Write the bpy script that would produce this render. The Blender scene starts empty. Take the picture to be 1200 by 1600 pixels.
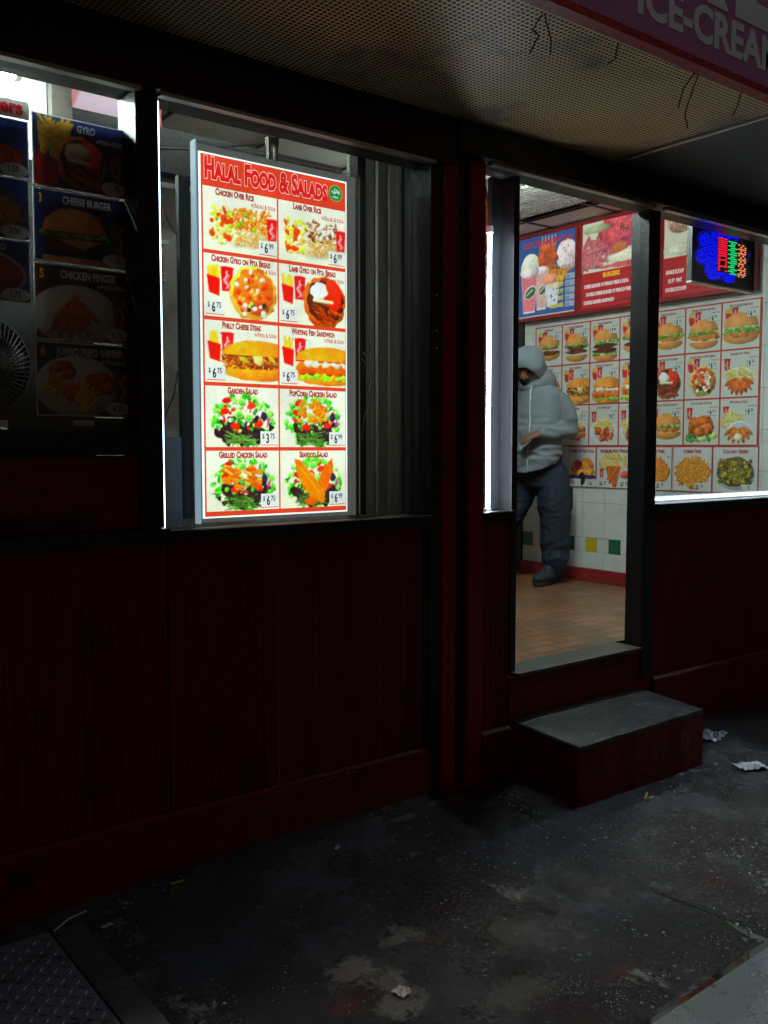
import bpy, bmesh, math, random
import numpy as np
from mathutils import Vector, Matrix, noise as mnoise
random.seed(7); rng = np.random.RandomState(11)
S = bpy.context.scene
COL = S.collection

# ------------------------------------------------------------------ camera
cd = bpy.data.cameras.new('camera'); cam = bpy.data.objects.new('camera', cd); COL.objects.link(cam)
cd.sensor_fit = 'VERTICAL'; cd.sensor_height = 36.0; cd.lens = 36.0*1447/1600
cd.clip_start = 0.05; cd.clip_end = 500
cam.location = (0, -2.87, 1.45)
cam.rotation_euler = (math.radians(90-3.953), 0, math.radians(-37.7))
S.camera = cam
S.render.resolution_x = 768; S.render.resolution_y = 1024

# ------------------------------------------------------------------ night sky
w = bpy.data.worlds.new('World'); S.world = w; w.use_nodes = True
nt = w.node_tree; nt.nodes.clear()
wo = nt.nodes.new('ShaderNodeOutputWorld'); bg = nt.nodes.new('ShaderNodeBackground')
sky = nt.nodes.new('ShaderNodeTexSky'); sky.sky_type = 'NISHITA'; sky.sun_disc = False
sky.sun_elevation = math.radians(2.0); sky.sun_rotation = math.radians(200)
mixc = nt.nodes.new('ShaderNodeMix'); mixc.data_type = 'RGBA'; mixc.inputs['Factor'].default_value = 0.8
nt.links.new(sky.outputs[0], mixc.inputs['A']); mixc.inputs['B'].default_value = (0.62, 0.50, 0.40, 1)  # city glow
nt.links.new(mixc.outputs['Result'], bg.inputs['Color'])
bg.inputs['Strength'].default_value = 0.036
nt.links.new(bg.outputs[0], wo.inputs[0])
vs = S.view_settings; vs.view_transform = 'Standard'; vs.look = 'None'; vs.gamma = 1; vs.exposure = 0.0
try: vs.use_curve_mapping = False
except Exception: pass

# ------------------------------------------------------------------ materials
def lin(c): return tuple(((x/12.92) if x <= .04045 else ((x+.055)/1.055)**2.4) for x in c)
def hexc(r, g, b): return lin((r/255, g/255, b/255))
def mat(name, col, rough=.6, metal=0., var=.0, vscale=6., bump=0., bscale=40., spec=.5, dirt=None, dscale=3., damt=.5, stretch=None, coat=0.):
    m = bpy.data.materials.new(name); m.use_nodes = True; n = m.node_tree; b = n.nodes['Principled BSDF']
    b.inputs['Base Color'].default_value = (*col, 1); b.inputs['Roughness'].default_value = rough
    b.inputs['Metallic'].default_value = metal; b.inputs['Specular IOR Level'].default_value = spec
    if coat: b.inputs['Coat Weight'].default_value = coat; b.inputs['Coat Roughness'].default_value = .15
    tc = n.nodes.new('ShaderNodeTexCoord'); src = tc.outputs['Object']
    if stretch:
        mp = n.nodes.new('ShaderNodeMapping'); mp.inputs['Scale'].default_value = stretch
        n.links.new(src, mp.inputs[0]); src = mp.outputs[0]
    cur = None
    if var > 0 or dirt:
        nz = n.nodes.new('ShaderNodeTexNoise'); nz.inputs['Scale'].default_value = vscale; nz.inputs['Detail'].default_value = 8
        nz.inputs['Roughness'].default_value = .65
        n.links.new(src, nz.inputs['Vector'])
        mx = n.nodes.new('ShaderNodeMix'); mx.data_type = 'RGBA'
        mx.inputs['A'].default_value = (*[c*(1-var) for c in col], 1); mx.inputs['B'].default_value = (*[min(1, c*(1+var)) for c in col], 1)
        n.links.new(nz.outputs['Fac'], mx.inputs['Factor']); cur = mx.outputs['Result']
        rr = n.nodes.new('ShaderNodeMapRange'); rr.inputs['To Min'].default_value = max(.03, rough-.15); rr.inputs['To Max'].default_value = min(1, rough+.15)
        n.links.new(nz.outputs['Fac'], rr.inputs['Value']); n.links.new(rr.outputs[0], b.inputs['Roughness'])
        if dirt:
            d = n.nodes.new('ShaderNodeTexNoise'); d.inputs['Scale'].default_value = dscale; d.inputs['Detail'].default_value = 10; d.inputs['Roughness'].default_value = .7
            n.links.new(src, d.inputs['Vector'])
            cr = n.nodes.new('ShaderNodeValToRGB'); cr.color_ramp.elements[0].position = 1-damt; cr.color_ramp.elements[1].position = min(1, 1-damt+.12)
            n.links.new(d.outputs['Fac'], cr.inputs[0])
            m2 = n.nodes.new('ShaderNodeMix'); m2.data_type = 'RGBA'; m2.inputs['B'].default_value = (*dirt, 1)
            n.links.new(cur, m2.inputs['A']); n.links.new(cr.outputs[0], m2.inputs['Factor']); cur = m2.outputs['Result']
        n.links.new(cur, b.inputs['Base Color'])
    if bump > 0:
        bz = n.nodes.new('ShaderNodeTexNoise'); bz.inputs['Scale'].default_value = bscale; bz.inputs['Detail'].default_value = 6
        n.links.new(src, bz.inputs['Vector'])
        bp = n.nodes.new('ShaderNodeBump'); bp.inputs['Strength'].default_value = bump; bp.inputs['Distance'].default_value = .01
        n.links.new(bz.outputs['Fac'], bp.inputs['Height']); n.links.new(bp.outputs[0], b.inputs['Normal'])
    return m
def emat(name, col, strength):
    m = bpy.data.materials.new(name); m.use_nodes = True; b = m.node_tree.nodes['Principled BSDF']
    b.inputs['Base Color'].default_value = (.02, .02, .02, 1); b.inputs['Emission Color'].default_value = (*col, 1)
    b.inputs['Emission Strength'].default_value = strength; return m
def printmat(name, emit=0., rough=.45):
    m = bpy.data.materials.new(name); m.use_nodes = True; n = m.node_tree; b = n.nodes['Principled BSDF']
    at = n.nodes.new('ShaderNodeAttribute'); at.attribute_name = 'Col'
    b.inputs['Roughness'].default_value = rough
    if emit:
        b.inputs['Base Color'].default_value = (.03, .03, .03, 1)
        n.links.new(at.outputs['Color'], b.inputs['Emission Color']); b.inputs['Emission Strength'].default_value = emit
    else: n.links.new(at.outputs['Color'], b.inputs['Base Color'])
    return m
def glassmat(name, tint=(1, 1, 1), refl=.06, dirty=.0):
    m = bpy.data.materials.new(name); m.use_nodes = True; n = m.node_tree; n.nodes.clear()
    o = n.nodes.new('ShaderNodeOutputMaterial'); t = n.nodes.new('ShaderNodeBsdfTransparent'); t.inputs[0].default_value = (*tint, 1)
    g = n.nodes.new('ShaderNodeBsdfGlossy'); g.inputs['Roughness'].default_value = .04
    fr = n.nodes.new('ShaderNodeFresnel'); fr.inputs[0].default_value = 1.45
    mx = n.nodes.new('ShaderNodeMixShader'); n.links.new(fr.outputs[0], mx.inputs[0]); n.links.new(t.outputs[0], mx.inputs[1]); n.links.new(g.outputs[0], mx.inputs[2])
    last = mx.outputs[0]
    if dirty:
        tc = n.nodes.new('ShaderNodeTexCoord'); nz = n.nodes.new('ShaderNodeTexNoise'); nz.inputs['Scale'].default_value = 3; nz.inputs['Detail'].default_value = 12; nz.inputs['Roughness'].default_value = .75
        n.links.new(tc.outputs['Object'], nz.inputs['Vector'])
        cr = n.nodes.new('ShaderNodeMapRange'); cr.inputs['From Min'].default_value = .45; cr.inputs['From Max'].default_value = .8; cr.inputs['To Max'].default_value = dirty
        n.links.new(nz.outputs['Fac'], cr.inputs[0])
        d = n.nodes.new('ShaderNodeBsdfDiffuse'); d.inputs[0].default_value = (.5, .5, .48, 1)
        m2 = n.nodes.new('ShaderNodeMixShader'); n.links.new(cr.outputs[0], m2.inputs[0]); n.links.new(last, m2.inputs[1]); n.links.new(d.outputs[0], m2.inputs[2]); last = m2.outputs[0]
    n.links.new(last, o.inputs[0]); return m

M = {}
M['black'] = mat('black_paint', (.008, .008, .009), .45, var=.4, vscale=9, bump=.15, bscale=60, dirt=(.03, .025, .022), dscale=8, damt=.36)
M['beam'] = mat('black_red_paint', (.016, .006, .006), .5, var=.5, vscale=5, bump=.3, bscale=30, dirt=(.035, .02, .018), dscale=5, damt=.4)
M['red'] = mat('dark_red_paint', (.16, .0012, .002), .5, var=.55, vscale=3, bump=.3, bscale=25, spec=.22, dirt=(.07, .001, .001), dscale=5, damt=.47, stretch=(1.6, 1, .4))
M['column'] = mat('column_red_paint', (.24, .002, .012), .42, spec=.3, var=.3, vscale=5, bump=.5, bscale=18, dirt=(.08, .008, .015), dscale=4, damt=.45)
M['chip'] = mat('bare_chipped_paint', (.4, .2, .18), .7, var=.5, vscale=60)
M['ledge'] = mat('ledge_red_paint', (.17, .0012, .003), .55, var=.55, vscale=4, bump=.5, bscale=22, spec=.22, dirt=(.035, .006, .006), dscale=4, damt=.46)
M['alu'] = mat('aluminium_trim', (.55, .53, .5), .4, metal=.9, var=.2, vscale=12, bump=.05)
M['aludark'] = mat('dull_aluminium', (.045, .05, .058), .5, metal=.4, var=.3, vscale=10, stretch=(12, 12, .6))
M['steel'] = mat('streaked_stainless', (.58, .60, .56), .36, metal=.2, var=.45, vscale=5, stretch=(9, 9, .5), dirt=(.22, .17, .10), dscale=2.2, damt=.42)
M['steel2'] = mat('dull_stainless', (.40, .41, .36), .45, metal=.2, var=.45, vscale=5, stretch=(9, 9, .5), dirt=(.10, .08, .05), dscale=2, damt=.45)
M['concrete'] = mat('worn_step_concrete', (.034, .035, .035), .38, var=.7, vscale=14, bump=.35, bscale=120, dirt=(.018, .018, .02), dscale=4, damt=.56)
M['tiledark'] = mat('terracotta_floor', (.30, .14, .07), .4)
M['wallgray'] = mat('kitchen_grey_brown_wall', (.17, .155, .135), .6, var=.25, vscale=3, dirt=(.08, .06, .05), dscale=2, damt=.45)
M['white'] = mat('white_plastic', (.7, .7, .68), .45, var=.08)
M['bluewhite'] = mat('pale_blue_grey_board', (.32, .37, .44), .5, var=.1, vscale=4)
M['ceiling'] = mat('ceiling_panel_offwhite', (.62, .6, .55), .7, var=.1, vscale=2.5, dirt=(.45, .42, .36), dscale=2, damt=.45)
M['redbox'] = mat('red_lightbox_frame', (.28, .02, .02), .45, var=.2)
M['cable'] = mat('black_cable', (.012, .012, .012), .5)
M['rust'] = mat('rusty_wire', (.03, .018, .015), .8, var=.5, vscale=30)
M['tube'] = emat('tube_light_white', (.74, .86, 1.0), 50)
M['stripw'] = emat('led_strip_cool_white', (.72, .82, 1.0), 2.6)
M['stripg'] = emat('led_strip_dim_green_white', (.62, .78, .62), .55)
M['glass'] = glassmat('window_glass', (.93, .95, .94), dirty=.05)
M['acrylic'] = glassmat('clear_acrylic', (.86, .9, .92), dirty=.22)
M['printlit'] = printmat('backlit_print', 1.45)
M['printbox'] = printmat('dim_backlit_print', .7)
M['print'] = printmat('paper_print', 0, .55)
M['printgloss'] = printmat('laminated_print', 0, .3)

# ------------------------------------------------------------------ mesh helpers
class MB:
    def __init__(s): s.v = []; s.f = []
    def add(s, vs_, fs):
        o = len(s.v); s.v += [tuple(p) for p in vs_]; s.f += [tuple(i+o for i in f) for f in fs]; return s
    def box(s, x0, x1, y0, y1, z0, z1):
        return s.add([(x0,y0,z0),(x1,y0,z0),(x1,y1,z0),(x0,y1,z0),(x0,y0,z1),(x1,y0,z1),(x1,y1,z1),(x0,y1,z1)],
                     [(0,3,2,1),(4,5,6,7),(0,1,5,4),(1,2,6,5),(2,3,7,6),(3,0,4,7)])
    def prism(s, poly, z0, z1):   # poly list of (x,y) ccw
        n = len(poly); return s.add([(x,y,z0) for x,y in poly]+[(x,y,z1) for x,y in poly],
            [tuple(range(n))[::-1], tuple(range(n, 2*n))]+[(i,(i+1)%n,n+(i+1)%n,n+i) for i in range(n)])
    def tube(s, pts, r, n=8, cap=True, r2=None):
        pts = [Vector(p) for p in pts]; rings = []; N = len(pts); prev = None
        for i, p in enumerate(pts):
            d = (pts[min(i+1, N-1)]-pts[max(i-1, 0)]).normalized()
            if prev is None: a = d.orthogonal().normalized()
            else: a = (prev-d*prev.dot(d)); a = a.normalized() if a.length > 1e-6 else d.orthogonal().normalized()
            prev = a; b = d.cross(a)
            rr = r[i] if isinstance(r, (list, tuple)) else r
            rb = (r2[i] if isinstance(r2, (list, tuple)) else r2) if r2 else rr
            rings.append([p+a*math.cos(t)*rr+b*math.sin(t)*rb for t in [2*math.pi*k/n for k in range(n)]])
        fs = []
        for i in range(N-1):
            for k in range(n): fs.append((i*n+k, i*n+(k+1)%n, (i+1)*n+(k+1)%n, (i+1)*n+k))
        if cap: fs.append(tuple(range(n))[::-1]); fs.append(tuple((N-1)*n+k for k in range(n)))
        return s.add([v for rg in rings for v in rg], fs)
    def lathe(s, prof, c=(0,0,0), n=24, axis='z'):
        vs_ = []
        for r, h in prof:
            for k in range(n):
                t = 2*math.pi*k/n; a, b = r*math.cos(t), r*math.sin(t)
                p = (a, b, h) if axis == 'z' else ((a, h, b) if axis == 'y' else (h, a, b))
                vs_.append((p[0]+c[0], p[1]+c[1], p[2]+c[2]))
        fs = [(i*n+k, i*n+(k+1)%n, (i+1)*n+(k+1)%n, (i+1)*n+k) for i in range(len(prof)-1) for k in range(n)]
        return s.add(vs_, fs)
    def ball(s, c, r, n=12, m=8):
        rx, ry, rz = r if isinstance(r, (tuple, list)) else (r, r, r)
        vs_ = [(c[0]+rx*math.sin(math.pi*(i+.001)/(m+.002))*math.cos(2*math.pi*k/n), c[1]+ry*math.sin(math.pi*(i+.001)/(m+.002))*math.sin(2*math.pi*k/n), c[2]+rz*math.cos(math.pi*i/m)) for i in range(m+1) for k in range(n)]
        return s.add(vs_, [(i*n+k, (i+1)*n+k, (i+1)*n+(k+1)%n, i*n+(k+1)%n) for i in range(m) for k in range(n)])
    def build(s, name, m, parent=None, smooth=False, bevel=0):
        me = bpy.data.meshes.new(name); me.from_pydata(s.v, [], s.f); me.update()
        if bevel:
            bm = bmesh.new(); bm.from_mesh(me)
            ed = [e for e in bm.edges if len(e.link_faces) == 2 and e.calc_face_angle(0) > .6]
            bmesh.ops.bevel(bm, geom=ed, offset=bevel, segments=2, profile=.7, affect='EDGES'); bm.to_mesh(me); bm.free()
        if m: me.materials.append(m)
        if smooth: me.polygons.foreach_set('use_smooth', [True]*len(me.polygons))
        o = bpy.data.objects.new(name, me); COL.objects.link(o)
        return attach(o, parent)
WM = {}
def attach(o, parent=None, basis=None):
    basis = basis or Matrix.Identity(4); o.matrix_basis = basis; WM[o.name] = basis
    if parent: o.parent = parent; o.matrix_parent_inverse = WM[parent.name].inverted()
    return o
def thing(name, label, cat, loc=(0,0,0), group=None):
    o = bpy.data.objects.new(name, None); COL.objects.link(o); attach(o, None, Matrix.Translation(loc)); o.empty_display_size = .1
    o['label'] = label; o['category'] = cat
    if group: o['group'] = group
    return o
def tag(o, label, cat, group=None, kind=None):
    if label: o['label'] = label
    if cat: o['category'] = cat
    if group: o['group'] = group
    if kind: o['kind'] = kind
    return o
def part(name, mb, m, parent, **k): return mb.build(name, m, parent, **k)

# ------------------------------------------------------------------ printed pictures: colour per vertex on a fine grid
NZ = []
for sc in (4, 8, 16, 32, 64):
    g = rng.rand(sc, sc); xi = np.linspace(0, sc, 256, endpoint=False); x0 = xi.astype(int); t = xi-x0; t = t*t*(3-2*t); x1 = (x0+1) % sc
    a = g[x0][:, x0]*(1-t)[None, :]+g[x0][:, x1]*t[None, :]; b = g[x1][:, x0]*(1-t)[None, :]+g[x1][:, x1]*t[None, :]
    NZ.append(a*(1-t)[:, None]+b*t[:, None]-.5)
class Pic:
    def __init__(s, wm, hm, dens, bg=(228, 234, 222)):
        s.wm, s.hm = wm, hm; s.nx = max(8, int(wm*dens)); s.ny = max(8, int(hm*dens)); s.a = wm/hm
        s.X, s.Y = np.meshgrid(np.linspace(0, s.a, s.nx), np.linspace(0, 1, s.ny)); s.px = 1/s.ny
        s.im = np.ones((s.ny, s.nx, 3))*np.array(bg)/255.
    def _n(s, k, f=1.):
        o = rng.randint(0, 256, 2); n = NZ[k]
        return n[((s.Y*200*f).astype(int)+o[0]) % 256, ((s.X*200*f).astype(int)+o[1]) % 256]
    def over(s, al, c): s.im = s.im*(1-al[..., None])+np.clip(c, 0, 1)*al[..., None]
    def rect(s, x0, y0, x1, y1, c):
        al = ((s.X >= x0) & (s.X <= x1) & (s.Y >= y0) & (s.Y <= y1)).astype(float); s.over(al, np.array(c)/255.*np.ones_like(s.im))
    def poly(s, pts, c, noise=0):
        al = np.ones_like(s.X); n = len(pts)
        ar = sum(pts[i][0]*pts[(i+1) % n][1]-pts[(i+1) % n][0]*pts[i][1] for i in range(n))
        for i in range(n):
            (ax, ay), (bx, by) = pts[i], pts[(i+1) % n]; L = math.hypot(bx-ax, by-ay)+1e-9
            d = ((bx-ax)*(s.Y-ay)-(by-ay)*(s.X-ax))/L*(1 if ar > 0 else -1); al = np.minimum(al, np.clip(d/s.px+.5, 0, 1))
        cc = np.array(c)/255.*np.ones_like(s.im)
        if noise: cc = cc*(1+noise*s._n(3)[..., None])
        s.over(al, cc)
    def blob(s, cx, cy, rx, ry, c, rot=0, sh=.35, n=.12, tex=.12, ks=2, clip=None):
        R = max(rx, ry)*1.3; i0 = max(0, int((cy-R)/s.px)); i1 = min(s.ny, int((cy+R)/s.px)+2); j0 = max(0, int((cx-R)/s.a*s.nx)); j1 = min(s.nx, int((cx+R)/s.a*s.nx)+2)
        if i1 <= i0 or j1 <= j0: return
        X = s.X[i0:i1, j0:j1]-cx; Y = s.Y[i0:i1, j0:j1]-cy; cr, sr = math.cos(rot), math.sin(rot)
        u = (X*cr+Y*sr)/rx; v = (-X*sr+Y*cr)/ry; o = rng.randint(0, 256, 2)
        II = ((s.Y[i0:i1, j0:j1]*200).astype(int)); JJ = ((s.X[i0:i1, j0:j1]*200).astype(int))
        n1 = NZ[ks][(II+o[0]) % 256, (JJ+o[1]) % 256]; n2 = NZ[4][(II+o[1]) % 256, (JJ+o[0]) % 256]
        d = np.sqrt(u*u+v*v)+n*n1*2
        al = np.clip((1-d)*min(rx, ry)/s.px+.5, 0, 1)
        if clip is not None: al = al*clip[i0:i1, j0:j1]
        L = 1+sh*(.7*Y/max(rx, ry)-.35*X/max(rx, ry))-sh*.45*d*d+sh*.2+tex*2*n1+tex*1.6*n2
        cc = np.array(c)/255.*L[..., None]; sl = s.im[i0:i1, j0:j1]
        s.im[i0:i1, j0:j1] = sl*(1-al[..., None])+np.clip(cc, 0, 1)*al[..., None]
    def strand(s, x0, y0, x1, y1, wd, c, sh=.4):
        R = wd*1.5; i0 = max(0, int((min(y0, y1)-R)/s.px)); i1 = min(s.ny, int((max(y0, y1)+R)/s.px)+2); j0 = max(0, int((min(x0, x1)-R)/s.a*s.nx)); j1 = min(s.nx, int((max(x0, x1)+R)/s.a*s.nx)+2)
        if i1 <= i0 or j1 <= j0: return
        X = s.X[i0:i1, j0:j1]; Y = s.Y[i0:i1, j0:j1]; dx, dy = x1-x0, y1-y0; L2 = dx*dx+dy*dy+1e-9
        t = np.clip(((X-x0)*dx+(Y-y0)*dy)/L2, 0, 1); ex, ey = X-x0-t*dx, Y-y0-t*dy; d = np.sqrt(ex*ex+ey*ey)/wd
        al = np.clip((1-d)*wd/s.px+.5, 0, 1); L = 1+sh*(ey/wd*.6)-sh*.5*d*d
        cc = np.array(c)/255.*L[..., None]; sl = s.im[i0:i1, j0:j1]
        s.im[i0:i1, j0:j1] = sl*(1-al[..., None])+np.clip(cc, 0, 1)*al[..., None]
    def build(s, name, m, parent, basis, sat=1.0, warm=(1, 1, 1), gain=1.0):
        g_ = s.im.mean(-1, keepdims=True); s.im = np.clip((g_+(s.im-g_)*sat)*gain*np.array(warm), 0, 1)
        ny, nx = s.ny, s.nx; me = bpy.data.meshes.new(name)
        co = np.zeros((ny*nx, 3), np.float32); co[:, 0] = (s.X/s.a*s.wm).ravel(); co[:, 1] = (s.Y*s.hm).ravel()
        idx = np.arange(ny*nx).reshape(ny, nx); q = np.stack([idx[:-1, :-1], idx[:-1, 1:], idx[1:, 1:], idx[1:, :-1]], -1).reshape(-1, 4)
        me.vertices.add(ny*nx); me.vertices.foreach_set('co', co.ravel()); me.loops.add(q.size); me.loops.foreach_set('vertex_index', q.ravel().astype(np.int32))
        me.polygons.add(len(q)); me.polygons.foreach_set('loop_start', np.arange(0, q.size, 4, dtype=np.int32)); me.polygons.foreach_set('loop_total', np.full(len(q), 4, np.int32)); me.update(calc_edges=True)
        im = np.clip(s.im, 0, 1); l = np.where(im <= .04045, im/12.92, ((im+.055)/1.055)**2.4).reshape(-1, 3)
        at = me.color_attributes.new('Col', 'FLOAT_COLOR', 'POINT'); at.data.foreach_set('color', np.hstack([l, np.ones((len(l), 1))]).astype(np.float32).ravel())
        me.materials.append(m); o = bpy.data.objects.new(name, me); COL.objects.link(o); return attach(o, parent, basis)
R_ = random.uniform
def jit(c, k=18): d = R_(-k, k); return tuple(max(0, min(255, x+d+R_(-k/3, k/3))) for x in c)
FRY = (242, 200, 92)
def fries(p, cx, cy, rx, ry, n, c=FRY, wd=.018, an=None):
    for i in range(n):
        t = R_(0, 6.28); r = math.sqrt(R_(0, 1)); x, y = cx+rx*r*math.cos(t), cy+ry*r*math.sin(t); a = R_(0, 3.14) if an is None else an+R_(-.5, .5); l = R_(.06, .12)
        p.strand(x-l*math.cos(a), y-l*math.sin(a), x+l*math.cos(a), y+l*math.sin(a), wd*R_(.7, 1.2), jit(c, 22))
def soda(p, x, y, h):
    p.poly([(x-.3*h, y+h), (x-.24*h, y), (x+.24*h, y), (x+.3*h, y+h)], (205, 30, 40), .3)
    p.blob(x, y+h, .32*h, .07*h, (170, 30, 35), sh=0)
    q = [(x-.05*h+.10*h*math.sin(k*.9)*(1 if k % 3 else .3), y+h*(.12+.072*k)) for k in range(11)]
    for k in range(10): p.strand(*q[k], *q[k+1], .026*h*(1+.6*(k % 2)), (238, 190, 190), 0)
    for k in range(8): p.strand(q[k][0]+.12*h, q[k][1], q[k+1][0]+.10*h, q[k+1][1], .016*h, (236, 180, 180), 0)
def combo(p, x, y, h):   # fries box + soda
    soda(p, x+.62*h, y+.1*h, h*.95)
    for i in range(22):
        fx = x+R_(-.2, .22)*h; p.strand(fx, y+h*.55, fx+R_(-.12, .12)*h, y+h*R_(.85, 1.15), .035*h, jit((246, 205, 80), 20))
    p.poly([(x-.3*h, y+.72*h), (x-.2*h, y), (x+.27*h, y-.12*h), (x+.3*h, y+.6*h)], (216, 40, 30), .2)
def bun(p, cx, cy, w_, top=True, c=(214, 142, 70)):
    cl = (p.Y > cy-.01).astype(float) if top else (p.Y < cy+.02).astype(float)
    p.blob(cx, cy, w_*.5, w_*(.36 if top else .2), c, sh=.45, n=.03, tex=.06, clip=cl)
    if top:
        for i in range(26):
            t, r = R_(.25, 2.9), R_(.3, .9); p.blob(cx+w_*.45*r*math.cos(t), cy+w_*.32*r*math.sin(t), .008, .006, (240, 215, 165), sh=0, n=0)
def burger(p, cx, cy, w_, layers='lpcb'):
    bun(p, cx, cy-.14*len(layers)/4*w_/.7, w_, False); y = cy-.10*len(layers)/4
    for l in layers[::-1]:
        if l == 'p': p.blob(cx, y+.01, w_*.49, w_*.085, (96, 48, 26), n=.12, tex=.3)
        if l == 'k': p.blob(cx, y+.01, w_*.52, w_*.1, (214, 128, 52), n=.16, tex=.25)
        if l == 'c': p.poly([(cx-w_*.48, y+.045), (cx-.18*w_, y-.05), (cx+.08*w_, y+.03), (cx+.25*w_, y-.055), (cx+w_*.48, y+.05)], (248, 190, 50), .15)
        if l == 't': p.blob(cx-.1*w_, y+.02, w_*.25, w_*.045, (205, 50, 30)); p.blob(cx+.22*w_, y+.02, w_*.2, w_*.045, (215, 60, 36))
        if l == 'l':
            for i in range(26): p.blob(cx+R_(-.52, .52)*w_, y+R_(-.03, .035), R_(.03, .06), R_(.015, .035), jit((108, 168, 48), 38), R_(-1, 1), n=.3)
        if l == 'm': p.blob(cx, y, w_*.42, .02, (244, 240, 224), n=.3)
        y += .055
    bun(p, cx, y-.005, w_)
def sub_roll(p, x0, cy, w_, fill):
    cx = x0+w_*.5; cy -= .02
    p.blob(cx, cy-.19, w_*.52, .17, (222, 146, 62), sh=.5, n=.04)
    if fill == 'steak':
        p.blob(cx, cy, w_*.48, .14, (120, 62, 34), n=.2, tex=.3)
        for i in range(240): a = R_(0, 3.14); x, y = cx+R_(-.50, .45)*w_, cy+R_(-.16, .13); p.strand(x, y, x+.05*math.cos(a), y+.05*math.sin(a), .013, jit(random.choice([(150, 84, 44), (196, 118, 62), (110, 56, 30), (215, 150, 84)]), 20))
        p.blob(cx, cy+.02, .09, .13, (248, 226, 150), .3); p.blob(cx-.2*w_, cy-.02, .12, .035, (170, 170, 60), -.4); p.blob(cx+.22*w_, cy+.0, .14, .03, (176, 160, 60), -.7)
    else:
        for i in range(26): p.blob(cx+R_(-.5, .5)*w_, cy-.19+R_(-.05, .03), .08, .035, jit((150, 205, 70), 30), R_(-1, 1), n=.3)
        for i in range(7): p.blob(cx-.40*w_+.14*w_*i, cy-.07+R_(-.02, .02), .13, .11, jit((226, 112, 42), 16), R_(-.4, .4), tex=.25)
        for i in range(6): p.blob(cx-.3*w_+.14*w_*i, cy+.03, .11, .06, (250, 242, 214), R_(-.6, .6), n=.35)
        for i in range(5): p.blob(cx-.1*w_+.12*w_*i, cy+.075, .08, .035, (216, 60, 36), R_(-.3, .3))
    cl = (p.Y > cy+.07).astype(float); p.blob(cx, cy+.09, w_*.50, .23, (228, 150, 60), sh=.5, n=.03, clip=cl)
def gyro(p, cx, cy, r, kind):
    p.blob(cx, cy, r, r*1.0, (240, 190, 92) if kind == 'chicken' else (196, 104, 42), .3, n=.06); p.blob(cx+.015, cy+.02, r*.86, r*.86, (214, 120, 60) if kind == 'chicken' else (70, 34, 20), n=.08)
    if kind == 'chicken':
        for i in range(46):
            t, q = R_(0, 6.28), math.sqrt(R_(0, 1))*r*.75; p.blob(cx+q*math.cos(t), cy+q*math.sin(t)+.02, R_(.03, .065), R_(.025, .05), jit(random.choice([(236, 130, 66), (240, 90, 40), (250, 180, 110), (226, 60, 36), (246, 236, 215)]), 16), R_(0, 3), n=.2)
        for i in range(9): p.blob(cx+R_(-.4, .5)*r, cy-R_(.35, .8)*r, .045, .04, random.choice([(252, 250, 240), (252, 250, 240), (50, 40, 36), (140, 190, 60)]), n=.25)
    else:
        for i in range(24): x, y = cx+R_(-.6, .5)*r, cy+R_(-.75, .0)*r; p.strand(x, y, x+.12, y-.05+R_(-.05, .05), .028, jit(random.choice([(176, 84, 36), (150, 62, 28), (110, 50, 24)]), 16))
        p.blob(cx+.4*r, cy+.3*r, .4*r, .62*r, (226, 60, 34), .2); p.blob(cx-.25*r, cy+.35*r, .42*r, .36*r, (246, 240, 228), .2, n=.3); p.strand(cx-.5*r, cy+.05*r, cx+.35*r, cy+.02*r, .03, (246, 225, 190))
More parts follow.
